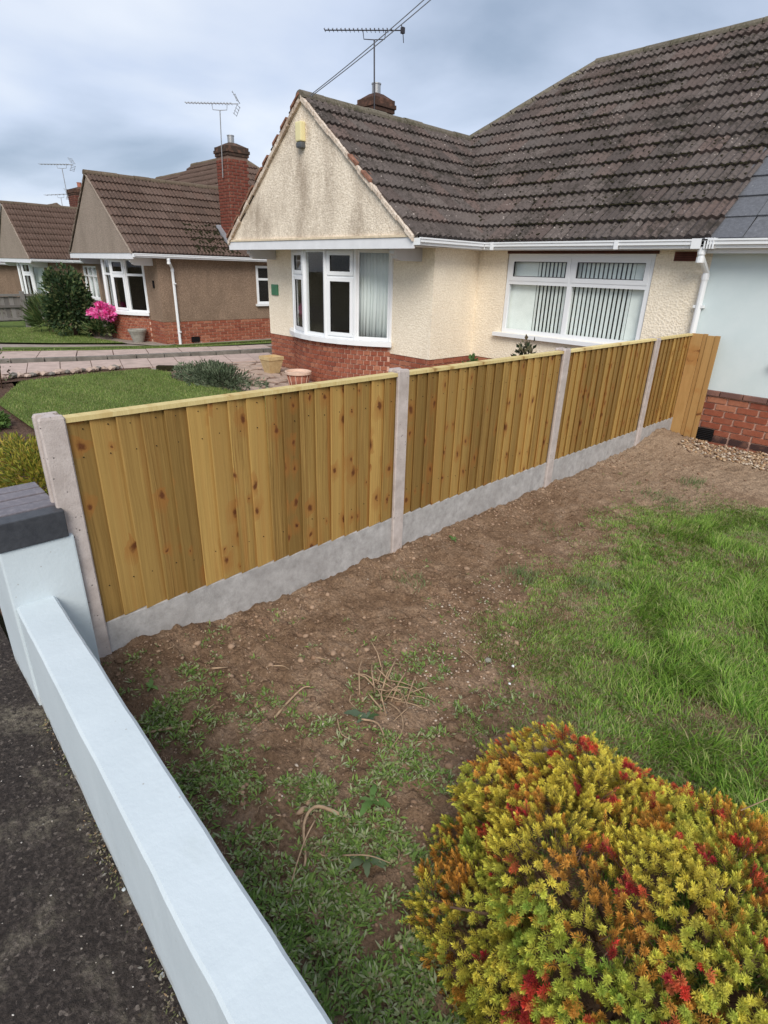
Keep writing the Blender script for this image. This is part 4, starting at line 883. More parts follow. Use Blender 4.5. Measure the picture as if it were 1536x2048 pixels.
r = MB(); P4 = [(-2.59, 7.12, ZE), (4.8, 7.12, ZE), (4.8, 10.95, ZE+TP*3.83), (-2.59, 10.95, ZE+TP*3.83)]; n = Vector((0, -SINP, COSP)); r.prism([Vector(p)-n*.001 for p in P4], -n*.03)
r.prism([(4.8, 10.95, ZE+TP*3.83), (4.8, 14.8, ZE), (-2.59, 14.8, ZE), (-2.59, 10.95, ZE+TP*3.83)], (0, 0, -.03)); rE = r.build('roof', 'underlay', HE)
TS = tile_template('flat_tile', 1, .42, .40, True); tiles_on(rE, [(P4, (1, 0, 0), (0, COSP, SINP), (0, -SINP, COSP))], TS, .42, .36, 'slate', 110)
ridge_row(rE, (-2.59, 10.95, ZE+TP*3.83+.04), (4.8, 10.95, ZE+TP*3.83+.04), 'ridge_old')
t = MB(); t.box(-2.589, 4.8, 7.12, 7.142, 2.06, 2.19); t.box(-2.589, 4.8, 7.143, 7.34, 2.10, 2.122); t.build('fascia', 'white_paint', HE)
gm = MB(); gutter_path(gm, [(-2.585, 7.118, 2.192), (4.8, 7.118, 2.192)])
for i in range(4): gm.box(-2.50+i*.028, -2.487+i*.028, 7.004, 7.118, 2.100, 2.205)
gm.box(-2.63, -2.53, 7.002, 7.012, 2.100, 2.200); gm.build('gutter', 'upvc', HE)
O, u, n = Vector((-1.57, 7.318, 0)), Vector((1, 0, 0)), Vector((0, -1, 0)); m = MB(); frame_rect(m, O, u, n, 0, 1.68, 1.02, 2.03, .055, -.07, -.01); wv = m.build('window', 'upvc', HE); pane(O, u, n, .055, 1.625, 1.075, 1.975, -.04, wv)
m = MB(); m.obox(O, u, n, -.05, 1.73, .96, 1.018, -.02, .07); m.build('window_sill', 'upvc', HE)

# ------------------------------------------------------------------ fence
FX = -2.45
F = thing('garden_fence', 'new timber closeboard fence between concrete posts', 'fence', (FX, 3.8, 0))
posts = [0.548, 2.500, 4.425, 6.245]
def post_mesh():
    m = MB(); x0, x1, xs0, xs1, h = -.10, 0, -.072, -.026, 1.24
    prof = [(x0+.006, -.048), (xs0-.006, -.048), (xs0, -.042), (xs0+.004, -.024), (xs1-.004, -.024), (xs1, -.042), (xs1+.006, -.048), (x1-.006, -.048), (x1, -.042), (x1, .042), (x1-.006, .048), (xs1+.006, .048), (xs1, .042), (xs1-.004, .024), (xs0+.004, .024), (xs0, .042), (xs0-.006, .048), (x0+.006, .048), (x0, .042), (x0, -.042)]
    k_ = len(prof); v = [(x, y, -.3) for x, y in prof] + [(x, y, h-.012+(0 if i < 10 else 0)) for i, (x, y) in enumerate(prof)] + [(x*.94-.003, y*.86, h) for x, y in prof]
    f = [tuple(range(k_))[::-1], tuple(range(2*k_, 3*k_))]
    for i in range(k_): j = (i+1) % k_; f += [(i, j, k_+j, k_+i), (k_+i, k_+j, 2*k_+j, 2*k_+i)]
    m.add(v, f); return m.mesh('post')
PM = post_mesh(); PM.materials.append(MAT['post'])
for i, y in enumerate(posts): link('post', PM, F, Matrix.Translation((FX, y, [0.0, .005, .002, -.01][i])))
boardm = []
for wv_ in range(4):
    m = MB(); wd = .118; a0, a1 = .021, .005    # feather edge: thick to thin
    m.add([(0, 0, 0), (a0*0-.004, 0, 0), (-.004, wd, 0), (a1-.006, wd, 0), (a0-.004, 0, 0)], [])
    m.v = []; H_ = .947
    pr = [(-.004, .012), (a0-.004, -.001), (a0-.003, .005), (a1-.006, wd), (-.006, wd)]
    for z in (0, H_): m.v += [(x, y, z) for x, y in pr]
    m.f = [(4, 3, 2, 1, 0), (5, 6, 7, 8, 9)] + [(i, (i+1) % 5, (i+1) % 5+5, i+5) for i in range(5)]
    me = m.mesh('board'); me.materials.append(MAT['board']); boardm.append(me)
ends = posts + [7.24]
for s in range(4):
    a, b = ends[s]+.040, ends[s+1]-(.040 if s < 3 else 0.03); n_ = round((b-a)/.1035); pitch = (b-a)/n_
    for i in range(n_):
        A = Matrix.Translation((FX-.036+random.uniform(-.002, .002), a+i*pitch-.004, .258+random.uniform(-.003, .002))) @ Matrix.Rotation(random.uniform(-.004, .004), 4, 'X')
        link('board', boardm[0], F, A)
    nm = MB()
    for i in range(n_):
        for zz in (.43, 1.05, 1.17):
            yy = a+i*pitch+random.uniform(.045, .075); xx = FX-.036+.021-.004-.016*(yy-a-i*pitch)/.118; zz2 = zz+random.uniform(-.012, .012); nm.tube([(xx-.004, yy, zz2), (xx+.0015, yy, zz2)], .0028, 6)
    nm.build('nail', 'dark_opening', F, kind='stuff')
    m = MB(); m.box(FX-.070, FX-.0215, a-.01, b+(.01 if s < 3 else 0), -.12, .256); m.build('gravel_board', 'gravel_board', F, bevel=.004)
    m = MB(); m.box(-.034, .026, a+.004, b-.004, 0, .020); link('capping_rail', m.mesh('capping_rail'), F, Matrix.Translation((FX-.036, 0, 1.2065)), MAT['rail'])
    m = MB(); m.box(FX-.072, FX-.044, a, b, .40, .44); m.box(FX-.072, FX-.044, a, b, 1.02, 1.06); m.build('back_rail', 'board_tan', F)
x = -2.478
for wd, dy in ((.125, 0.0), (.045, .012), (.085, .004), (.052, -.004)):
    m = MB(); m.box(0, wd-.003, -.012, .012, 0, 1.17); link('end_board', m.mesh('end_board', .002), F, Matrix.Translation((x, 7.205+dy, .06+random.uniform(-.01, .008))), MAT['board_tan']); x += wd
m = MB(); m.tube([(-2.27, 7.19, -.05), (-2.27, 7.19, .055)], .045, 14); tag(m.build('drain_stub', 'black_plastic'), 'short dark drain pipe stub under the end of the fence', 'drain')

# ------------------------------------------------------------------ front wall with pillar
GW = thing('front_wall', 'low white painted garden wall with square pillar and dark brick coping', 'wall', (-1.2, .3, 0))
def wy(x): return .2 + (-x-.0)*.0292
m = MB(); pts = []
prof = []
for x in np.linspace(-2.435, 1.6, 120):
    y0 = wy(x); w1, w2, w3 = .006*(fbm(x*7, 1.0, 31)-.5), .005*(fbm(x*9, 3.0, 33)-.5), .004*(fbm(x*11, 5.0, 35)-.5); prof.append([(x, y0+w1, -.25), (x, y0+.002+w2, .488+w3), (x, y0+.010+w2, .497+w3), (x, y0+.140+w1, .497+w3), (x, y0+.150+w1, .488+w3), (x, y0+.152, -.25)])
nprof = 6
for p in prof: m.v += p
for i in range(len(prof)-1):
    for j in range(nprof-1): m.f.append((i*nprof+j, (i+1)*nprof+j, (i+1)*nprof+j+1, i*nprof+j+1))
m.f.append(tuple(range(nprof))); m.f.append(tuple((len(prof)-1)*nprof+j for j in range(nprof)))
m.build('wall_run', 'wall_paint', GW)
m = MB(); m.box(-2.86, -2.425, .262, .535, -.25, .748); m.build('pillar', 'wall_paint', GW, bevel=.008)
pz = .752
m = MB(); m.box(-2.865, -2.43, .268, .516, pz, pz+.055); m.build('coping_bed', 'mortar', GW)
for i in range(5):
    w_ = .078; x0 = -2.415-(i+1)*.0885; m = MB(); h = .118 + random.uniform(-.002, .002)
    m.box(-w_/2, w_/2, -.127, .127, 0, h); o = link('coping_brick', m.mesh('coping_brick', .004), GW, Matrix.Translation((x0+.0885-w_/2, .389, pz-.002)) @ Matrix.Rotation(random.uniform(-.01, .01), 4, 'Z'), MAT['coping_dark' if i == 0 else 'coping'])
m = MB(); m.box(-2.84, -2.47, .272, .508, pz+.055, pz+.104); m.build('coping_joint', 'mortar', GW)

# ------------------------------------------------------------------ wires
def wire(label, p, q):
    p, q = Vector(p), Vector(q); m = MB(); pts = [p.lerp(q, t/14) - Vector((0, 0, .25*4*(t/14)*(1-t/14)*.2)) for t in range(15)]; m.tube(pts, .006, 5)
    tag(m.build('overhead_cable', 'cable'), label, 'cable', 'overhead cables to the gable')
wire('upper of two overhead cables running to the gable top', (-7.80, 5.72, 4.03), (-4.52*1.55, 1.0, 9.0)) if False else None
def raydir(px, py):
    c = Vector(((px-768), (py-1024), 1127)); return Vector((Vector(r0).dot(c), Vector(r1).dot(c), Vector(r2).dot(c))).normalized()
wire('upper of two overhead cables running to the gable top', (-7.72, 5.75, 4.02), CAMP + raydir(1052, -190)*9)
wire('lower of two overhead cables running to the gable top', (-7.70, 5.76, 4.01), CAMP + raydir(1085, -200)*9)

# ------------------------------------------------------------------ pots
def pot(name, label, cat, c, prof, mat, square=False, n=24, rim=None):
    T_ = thing(name, label, cat, c); m = MB(); m.lathe(prof, c, 4 if square else n, square); m.build('body', mat, T_, smooth=False)
    return T_
def lawnz(x, y): return float(zg(x, y))
z = lawnz(-9.25, 5.95); p = pot('planter', 'square tapered sandstone planter by the left end of the cream bay', 'planter', (-9.20, 5.85, z+.03), [(.10, 0), (.155, .24), (.165, .24), (.165, .30), (.14, .30), (.13, .25)], 'sand_pot', True)
z = lawnz(-7.9, 5.6); c = (-7.86, 5.50, z+.0)
p = thing('flower_pot', 'round ribbed terracotta pot in front of the cream bay', 'pot', c); m = MB(); m.lathe([(.14, 0), (.17, .10), (.19, .20)], c, 24); m.build('body', 'terracotta', p, smooth=True)
m = MB(); m.lathe([(.195, .20), (.22, .205), (.22, .245), (.20, .25), (.185, .235), (.17, .21)], c, 28); m.build('rim', 'terracotta_pale', p)
for i in range(22): a = 2*math.pi*i/22; m = MB(); m.tube([(c[0]+.145*math.cos(a), c[1]+.145*math.sin(a), c[2]+.01), (c[0]+.192*math.cos(a), c[1]+.192*math.sin(a), c[2]+.19)], .009, 4); m.build('rib', 'terracotta_pale' if i % 2 else 'terracotta', p)
z = lawnz(-15.9, 6.0); p = pot('stone_pot', 'round grey stone pot beside the tan house corner', 'pot', (-15.85, 5.98, z+.03), [(.13, 0), (.19, .20), (.235, .29), (.235, .33), (.19, .33), (.18, .28)], 'stone_pot')
z = lawnz(-17.6, 5.8); m = MB(); m.box(-18.32, -18.0, 5.55, 5.85, z+.02, z+.28); tag(m.build('stone_trough', 'stone_pot', bevel=.02), 'rough stone block trough left of the tan bay', 'trough')
p = pot('small_pot', 'small pale pot of pink flowers standing behind the stone trough', 'pot', (-18.2, 5.98, z+.22), [(.08, 0), (.11, .2), (.12, .24), (.09, .24)], 'stone_pot')

# ------------------------------------------------------------------ leaf and plant helpers
def leaves(C, D, U, L, Wd, col, shape='leaf', fold=.12):
    """leaf quads: centre-base C, direction D, side U (n,3); L, Wd (n,). Diamonds of two quads (6 verts)"""
    n = len(C); N = np.cross(D, U); L = L[:, None]; Wd = Wd[:, None]
    a = C; b = C + D*L*.45 + U*Wd*.5 + N*L*fold*.4; c = C + D*L*.45 - U*Wd*.5 + N*L*fold*.4; t = C + D*L - N*L*fold*.4; mid = C + D*L*.48
    V = np.stack([a, b, t, c, mid], 1).reshape(-1, 3); i = np.arange(n)[:, None]*5
    tri = np.concatenate([i+[0, 1, 4], i+[1, 2, 4], i+[2, 3, 4], i+[3, 0, 4]], 0)
    return V, tri, np.repeat(col, 5, 0)
def unit(a): return a/np.maximum(np.linalg.norm(a, axis=1, keepdims=True), 1e-9)
def rand_dirs(n, zmin=-1.0):
    z = RNG.uniform(zmin, 1, n); a = RNG.uniform(0, 2*np.pi, n); r = np.sqrt(1-z*z); return np.stack([r*np.cos(a), r*np.sin(a), z], 1)
def mixcol(cols, n, jitter=.15, weights=None):
    cols = np.array(cols); c = cols[RNG.choice(len(cols), n, p=weights)]; return c*RNG.uniform(1-jitter, 1+jitter, (n, 1))
def foliage_mass(name, label, cat, c, rad, n, leaf, wd, cols, stems=6, clump=28, flat=1.0, group=None, up=0.3, shell=.55):
    c = np.array(c, float); rad = np.array(rad, float); T_ = thing(name, label, cat, (c[0], c[1], c[2]-rad[2]), group)
    cd = rand_dirs(clump, -.6); cr = RNG.uniform(shell, 1.0, (clump, 1)); cc = cd*cr
    w = RNG.integers(0, clump, n); p = cc[w] + RNG.normal(0, .16, (n, 3)); r = np.linalg.norm(p, axis=1, keepdims=True); p = np.where(r > 1.08, p/r*1.08, p)
    C = c + p*rad; C[:, 2] = np.maximum(C[:, 2], c[2]-rad[2]+.01)
    D = unit(unit(p) + rand_dirs(n)*.8 + np.array([0, 0, up])); U = unit(np.cross(D, rand_dirs(n)))
    V, t, col = leaves(C, D, U, RNG.uniform(.7, 1.3, n)*leaf, RNG.uniform(.7, 1.3, n)*wd, mixcol(cols, n)*(.8+.4*RNG.random((clump, 1)))[w])
    fast('foliage', V, [t], 'leaf', col, T_)
    m = MB()
    for i in range(stems):
        d = rand_dirs(1, .1)[0]; b = Vector((c[0]+d[0]*.05, c[1]+d[1]*.05, c[2]-rad[2])); e = Vector(c + d*rad*.8); m.tube([b, b.lerp(e, .5)+Vector((0, 0, .05*rad[2])), e], [.012*rad[2]+.004, .008*rad[2]+.003, .003], 5)
    m.build('stem', 'stem', T_); return T_
# tan house shrubs
foliage_mass('evergreen_shrub', 'tall dark glossy evergreen shrub on the lawn by the grey fence', 'shrub', (-18.30, 5.10, .64), (.66, .58, .96), 4600, .12, .06, [(.024, .046, .018), (.042, .075, .026), (.065, .10, .036), (.13, .15, .06), (.03, .058, .025)], 8, 60)
foliage_mass('spiky_plant', 'strappy green plant at the foot of the evergreen shrub', 'plant', (-19.5, 4.85, .22), (.55, .45, .42), 900, .34, .03, [(.05, .085, .025), (.08, .12, .04), (.12, .15, .05)], 3, 20, up=1.0)
foliage_mass('pink_flowers', 'bright pink flowering clump between the evergreen and the tan bay', 'flowers', (-17.05, 5.55, .52), (.46, .26, .21), 1300, .10, .075, [(.80, .10, .38), (.85, .16, .46), (.72, .07, .30), (.9, .30, .55)], 6, 34)
foliage_mass('low_plant', 'low green leaves under the pink flowers', 'plant', (-17.4, 5.45, .10), (.80, .30, .22), 900, .14, .04, [(.03, .06, .02), (.06, .10, .03), (.14, .16, .06)], 3, 24)
foliage_mass('small_pink_flower', 'small pink bloom in the pale pot', 'flowers', (-18.2, 5.98, .33), (.10, .10, .09), 90, .05, .04, [(.75, .25, .35), (.10, .15, .05)], 2, 6)
foliage_mass('juniper_mat', 'grey green creeping juniper mat at the corner of the lawn', 'shrub', (-8.85, 4.55, .06), (1.15, .50, .19), 5200, .075, .020, [(.085, .115, .062), (.125, .155, .09), (.17, .20, .125), (.06, .085, .045)], 6, 70, shell=.2)
foliage_mass('yellow_heather', 'yellow green heather behind the white pillar', 'plant', (-5.45, 1.0, .10), (1.0, .30, .20), 5200, .05, .016, [(.20, .20, .02), (.28, .25, .035), (.12, .15, .02), (.30, .22, .04)], 4, 60, shell=.3)
foliage_mass('dark_heather', 'dark twiggy plant in the bed above the yellow heather', 'plant', (-6.15, 1.08, .06), (.50, .14, .11), 1100, .06, .02, [(.05, .07, .03), (.10, .075, .06), (.07, .10, .045)], 4, 30, shell=.3)
foliage_mass('green_bed_plant', 'fresh green plant at the left edge of the dark bed', 'plant', (-7.75, 1.10, .06), (.30, .12, .10), 400, .09, .035, [(.07, .13, .03), (.10, .17, .04)], 3, 20)
foliage_mass('rose_bush', 'thin bare rose bush at the corner of the neighbour lawn', 'shrub', (-10.55, 1.75, .26), (.30, .18, .32), 90, .05, .03, [(.07, .05, .035), (.10, .12, .05)], 9, 20)
foliage_mass('fence_plant', 'dark sprig showing over the third fence panel', 'plant', (-4.05, 6.3, .72), (.20, .12, .32), 150, .07, .04, [(.035, .05, .025), (.09, .07, .04), (.14, .13, .07)], 4, 14, up=.8)
foliage_mass('fence_plant', 'pale leafy shoots showing over the fence below the wide window', 'plant', (-3.30, 6.2, .74), (.16, .10, .34), 140, .07, .035, [(.20, .22, .16), (.30, .31, .25)], 4, 10, up=.8)
foliage_mass('wall_plant', 'small green leaf tuft at the inside corner of the cream wall', 'plant', (-5.45, 6.95, .36), (.13, .10, .27), 200, .08, .06, [(.06, .12, .03), (.10, .16, .05)], 3, 8, up=.6)
# weathered edging stones along the lawn
em = MB()
def stone(m, c, r, sq=.6, seed=0):
    vs = []; R_ = random.Random(seed)
    for a, b in ((0, 1), (1, .35), (2, .35), (3, .35), (4, .35), (5, .35), (1, -.45), (2, -.45), (3, -.45), (4, -.45), (5, -.45), (6, -1)):
        if a == 0: v = (0, 0, 1)
        elif a == 6: v = (0, 0, -1)
        else: w_ = 2*math.pi*(a + (.5 if b < 0 else 0))/5; v = (.9*math.cos(w_), .9*math.sin(w_), b)
        f_ = R_.uniform(.75, 1.15); vs.append((c[0]+v[0]*r*f_, c[1]+v[1]*r*f_*.85, c[2]+v[2]*r*sq*f_))
    f = []
    for i in range(5): j = (i+1) % 5; f += [(0, 1+i, 1+j), (1+i, 6+i, 1+j), (1+j, 6+i, 6+j), (6+i, 11, 6+j)]
    m.add(vs, f)
polysheet('edge_bed', [(-10.62, 1.3), (-11.62, 1.2), (-11.50, 3.2), (-11.35, 4.4), (-10.95, 4.3), (-10.85, 3.0)], 0.030, 'bed')
for i in range(26):
    t = i/25; x = -10.98 - .10*t + .08*math.sin(i*1.7); y = 1.5 + t*2.3; m = MB(); stone(m, (x-.12*t, y, lawnz(x, y)+.07), random.uniform(.06, .13), .5, i)
    o = m.build('edging_stone', 'patio_stone' if i % 3 else 'kerb'); tag(o, 'rough stone in the broken edging between lawn and slab path', 'stone', 'edging stones along the slab path')
m = MB(); m.prism([(-10.75, 4.30, -.06), (-10.25, 4.95, -.06), (-10.33, 5.02, -.06), (-10.84, 4.38, -.06)], (0, 0, .10)); tag(m.build('edging_log', 'moss', bevel=.02), 'dark rotten edging piece beside the juniper mat', 'edging')
# old grey fence between the tan and far houses
GF = thing('grey_fence', 'old silvered timber fence across the far gardens', 'fence', (-21.9, 4.6, -.1))
for i, y in enumerate(np.arange(1.2, 6.4, .128)):
    if 1.2 <= y <= 6.4: m = MB(); m.box(-.012, .010, 0, .122, 0, .74+random.uniform(-.012, .012)); link('board', m.mesh('board'), GF, Matrix.Translation((-21.9+(.008 if i % 2 else 0), y, -.02)), MAT['old_board'])
for y in (2.95, 4.78): m = MB(); m.box(-.06, .06, -.06, .06, -.2, .98); link('post', m.mesh('post', .006), GF, Matrix.Translation((-21.84, y, -.1)), MAT['old_board'])
for z in (.02, .40, .73): m = MB(); m.box(-.03, .03, 0, 5.2, 0, .07); link('rail', m.mesh('rail'), GF, Matrix.Translation((-21.86, 1.2, z)), MAT['old_board'])

# ------------------------------------------------------------------ grass
def blades(x, y, z, h, w, lean, col, yaw=None):
    n = len(x); a = RNG.uniform(0, 2*np.pi, n) if yaw is None else yaw; la = a + RNG.normal(0, .5, n)
    S = np.stack([-np.sin(a), np.cos(a), np.zeros(n)], 1)*w[:, None]*.5; B = np.stack([x, y, z], 1); Ld = np.stack([np.cos(la), np.sin(la), np.zeros(n)], 1)
    def at(t, curl): return B + Ld*(lean*h*curl)[:, None] + np.array([0, 0, 1])*(h*t*np.sqrt(np.maximum(1-(lean*.55)**2, .15)))[:, None]
    p1, p2, p3 = at(.42, .18), at(.78, .52), at(.98, 1.0)
    V = np.stack([B-S, B+S, p1-S*.9, p1+S*.9, p2-S*.6, p2+S*.6, p3], 1).reshape(-1, 3); i = np.arange(n)[:, None]*7
    q = np.concatenate([i+[0, 1, 3, 2], i+[2, 3, 5, 4]], 0); t = i+[4, 5, 6]
    return V, q, t, np.repeat(col, 7, 0)
def inpoly(x, y, poly):
    c = np.zeros(len(x), bool); j = len(poly)-1
    for i in range(len(poly)):
        xi, yi = poly[i]; xj, yj = poly[j]; c ^= ((yi > y) != (yj > y)) & (x < (xj-xi)*(y-yi)/(yj-yi+1e-12)+xi); j = i
    return c
def edge_x(y): return np.interp(y, [1.2, 1.7, 2.0, 2.35, 2.75, 3.3, 4.0, 4.6, 5.0, 5.4, 5.7], [-.50, -.82, -1.12, -1.38, -1.58, -1.76, -1.82, -1.68, -1.48, -1.22, -.5])
n = 330000; x = RNG.uniform(-2.1, 1.4, n); y = RNG.uniform(1.2, 5.8, n)
d = x - edge_x(y) + (fbm(x*2.6, y*2.6, 41)-.5)*.95 + (fbm(x*9, y*9, 43, 2)-.5)*.35
dens = np.clip(.5 + d*2.4, 0, 1)*np.clip(fbm(x*4.5, y*4.5, 44)*2.6-.45, .12, 1); keep = RNG.random(n) < dens*np.where(x > .6, .4, 1); x, y, d = x[keep], y[keep], d[keep]
tuft = fbm(x*3.2, y*3.2, 45); n = len(x)
h = (.020+.085*np.clip(d*1.3, 0, 1)*np.clip(tuft*2.2-.55, .08, 1.1))*RNG.uniform(.5, 1.3, n)*np.interp(y, [1.2, 3.3, 5.5], [1.15, .9, .5])
yaw = vnoise(x*3.4, y*3.4, 46)*11 + RNG.normal(0, 1.0, n)
col = mixcol([(.150, .275, .032), (.215, .345, .050), (.085, .185, .024), (.29, .39, .095), (.40, .39, .17)], n, .22, [.30, .28, .18, .16, .08])
col *= (.95+.35*fbm(x*2, y*2, 47))[:, None]; dry = RNG.random(n) < np.clip(.45-d*.6, .03, .4); col[dry] = col[dry]*.35 + np.array([.30, .25, .13])*.6
V, q, t, c = blades(x, y, soilz(x, y)-.004, h, RNG.uniform(.0026, .0052, n), RNG.uniform(.35, 1.25, n), col, yaw)
V1, q1, t1, c1 = V, q, t, c
n = 190000; x = RNG.uniform(-2.1, 1.4, n); y = RNG.uniform(1.3, 5.7, n); d = x - edge_x(y) + (fbm(x*2.6, y*2.6, 41)-.5)*.9; k_ = RNG.random(n) < np.clip(.35+d*2.0, 0, 1)*np.where(x > .6, .3, 1); x, y = x[k_], y[k_]; n = len(x)
V2, q2, t2, c2 = blades(x, y, soilz(x, y)-.004, RNG.uniform(.012, .032, n), RNG.uniform(.0025, .0045, n), RNG.uniform(.5, 1.1, n), mixcol([(.19, .28, .075), (.25, .32, .10), (.31, .34, .15), (.38, .35, .20)], n, .2))
fast('garden_grass', np.concatenate([V1, V2]), [np.concatenate([q1, q2+len(V1)]), np.concatenate([t1, t2+len(V1)])], 'blade', np.concatenate([c1, c2]), kind='stuff')
def lawn_blades(poly, n, hmin, hmax, w, cols, dz):
    P = np.array(poly); x = RNG.uniform(P[:, 0].min(), P[:, 0].max(), n); y = RNG.uniform(P[:, 1].min(), P[:, 1].max(), n); k_ = inpoly(x, y, poly); x, y = x[k_], y[k_]; n = len(x)
    col = mixcol(cols, n, .2)*(.62+.76*fbm(x*1.5, y*4.5, 51))[:, None]
    V, q, t, c = blades(x, y, zg(x, y)+dz-.004, RNG.uniform(hmin, hmax, n), RNG.uniform(.6, 1.3, n)*w, RNG.uniform(.2, .9, n), col); fast('lawn_grass', V, [q, t], 'blade', c, kind='stuff')
GC = [(.15, .225, .045), (.19, .26, .06), (.22, .28, .08), (.30, .30, .12)]
lawn_blades(LAWN, 75000, .018, .042, .006, GC, .045); lawn_blades(LAWN2, 26000, .02, .045, .010, GC, .05)
lawn_blades([(-14.3, .5), (-14.9, 2.6), (-14.05, 6.6), (-13.4, 12), (-13.6, 12), (-14.2, 6.6), (-15.2, 2.7), (-14.5, .5)], 12000, .02, .05, .012, GC, .035)
# rough edge of the neighbour bed
# ------------------------------------------------------------------ weeds and ground cover on the bare soil
def weed_density(x, y):
    left = np.exp(-((y-.62)/.34)**2)*1.0 + np.exp(-((y-1.05)/.30)**2)*np.where(x > -1.35, .75, .12)
    mid = .55*np.exp(-(((x+1.28)/.38)**2 + ((y-1.75)/.75)**2)); mat_ = 1.1*np.clip((x+1.15)*2.2, 0, 1)*np.clip((1.15-y)*3, 0, 1)
    far = .10*np.exp(-((x+1.75)/.35)**2)*(y > 2)
    bare = 1-.9*np.exp(-(((x+1.9)/.42)**2+((y-1.25)/.42)**2))
    return np.clip((left*.85+mid*.85+mat_*.75)*bare + far*1.3, 0, 1.2)*np.clip(np.where((x > -1.25) & (y < .95), .35, 0) + (fbm(x*7, y*7, 61, 5)-.43)*4.2, .03, 1.2)*(x-edge_x(y) < .12)
n = 30000; x = RNG.uniform(-2.42, .1, n); y = RNG.uniform(.36, 5.6, n); y[: n*2//3] = RNG.uniform(.36, 1.9, n*2//3); k_ = RNG.random(n) < weed_density(x, y); x, y = x[k_], y[k_]
VV, TT, CC, off = [], [], [], 0
kinds = RNG.random(len(x))
for rep in range(9):
    sel = (RNG.random(len(x)) < .82); X_, Y_ = x[sel], y[sel]; m_ = len(X_); ki = kinds[sel]; a = RNG.uniform(0, 2*np.pi, m_); el = RNG.uniform(.05, .95, m_); D = np.stack([np.cos(a)*np.cos(el), np.sin(a)*np.cos(el), np.sin(el)], 1); U = np.stack([-np.sin(a), np.cos(a), RNG.normal(0, .25, m_)], 1); U = unit(U)
    r_ = RNG.uniform(.0, .014, m_); C = np.stack([X_+r_*np.cos(a), Y_+r_*np.sin(a), soilz(X_, Y_)+RNG.uniform(-.001, .009, m_)], 1)
    L = np.where(ki < .5, RNG.uniform(.006, .017, m_), RNG.uniform(.010, .036, m_)); Wd = np.where(ki < .5, L*.75, L*.24)
    col = np.where((ki < .5)[:, None], mixcol([(.20, .27, .085), (.28, .32, .14), (.14, .21, .06), (.30, .28, .15)], m_), mixcol([(.16, .26, .050), (.21, .31, .07), (.12, .20, .042), (.33, .36, .20)], m_))
    V, t, c = leaves(C, D, U, L, Wd, col); VV.append(V); TT.append(t+off); CC.append(c); off += len(V)
fast('ground_weeds', np.concatenate(VV), [np.concatenate(TT)], 'leaf', np.concatenate(CC), kind='stuff')
# broad-leaved weeds one can tell apart
def broad_weed(label, cx_, cy_, n, L, cols, toothed=True):
    z = float(soilz(cx_, cy_)); T_ = thing('weed', label, 'weed', (cx_, cy_, z), 'broad leaved weeds on the soil'); a0 = random.random()*6
    for i in range(n):
        a = a0+2*math.pi*i/n+random.uniform(-.55, .55); l = L*random.choice((.45, .65, .9, 1.15))*random.uniform(.85, 1.1); d = Vector((math.cos(a), math.sin(a), 0)); s = Vector((-d.y, d.x, 0)); vs = []; K = 6; base = Vector((cx_, cy_, z+.008))
        for j in range(K+1):
            t = j/K; wd = l*.17*math.sin(math.pi*min(1, t*.92+.08))**.8*(1+(.25 if toothed and j % 2 else -.1)); p = base + d*l*t + Vector((0, 0, l*(.30*math.sin(t*2.2)-.10*t))); vs += [p-s*wd+Vector((0, 0, .12*wd)), p, p+s*wd+Vector((0, 0, .12*wd))]
        f = []
        for j in range(K): b = j*3; f += [(b, b+1, b+4, b+3), (b+1, b+2, b+5, b+4)]
        V = np.array([v[:] for v in vs]); fast('leaf', V, [np.array(f)], 'leaf', np.tile(mixcol(cols, 1), (len(V), 1)), T_, smooth=True)
GWc = [(.11, .20, .052), (.14, .235, .07)]
broad_weed('bright dock weed midway between the wall and the yellow shrub', -1.08, 1.02, 6, .085, GWc)
broad_weed('grey green broad weed beside the dry branch pile', -1.40, 1.28, 8, .085, [(.06, .11, .04), (.10, .14, .085)])

broad_weed('leafy weed at the foot of the second post', -2.32, 2.95, 5, .06, GWc); broad_weed('green weed by the white corner of the fence base', -2.18, .66, 6, .05, GWc)
broad_weed('round leaved weed left of the yellow shrub', -.93, .86, 7, .06, [(.10, .14, .07), (.13, .17, .09)])
# tufts of rough grass on the bare part
parts_ = []
for i, (tx, ty, nn, hh) in enumerate(((-1.68, 2.90, 260, .06), (-1.60, 5.55, 160, .07), (-1.62, 5.02, 360, .045), (-2.12, 2.30, 120, .05), (-1.30, 3.1, 200, .06), (-1.95, 3.7, 60, .04))):
    parts_.append((tx+RNG.normal(0, .07 if nn < 300 else .15, nn), ty+RNG.normal(0, .06 if nn < 300 else .10, nn), RNG.uniform(.4, 1.1, nn)*hh))
x, y, h = [np.concatenate([p[i] for p in parts_]) for i in range(3)]; n = len(x)
V, q, t, c = blades(x, y, soilz(x, y)-.003, h, RNG.uniform(.003, .0045, n), RNG.uniform(.3, 1, n), mixcol([(.12, .19, .065), (.17, .235, .085), (.23, .26, .13)], n)); fast('rough_grass', V, [q, t], 'blade', c, kind='stuff')
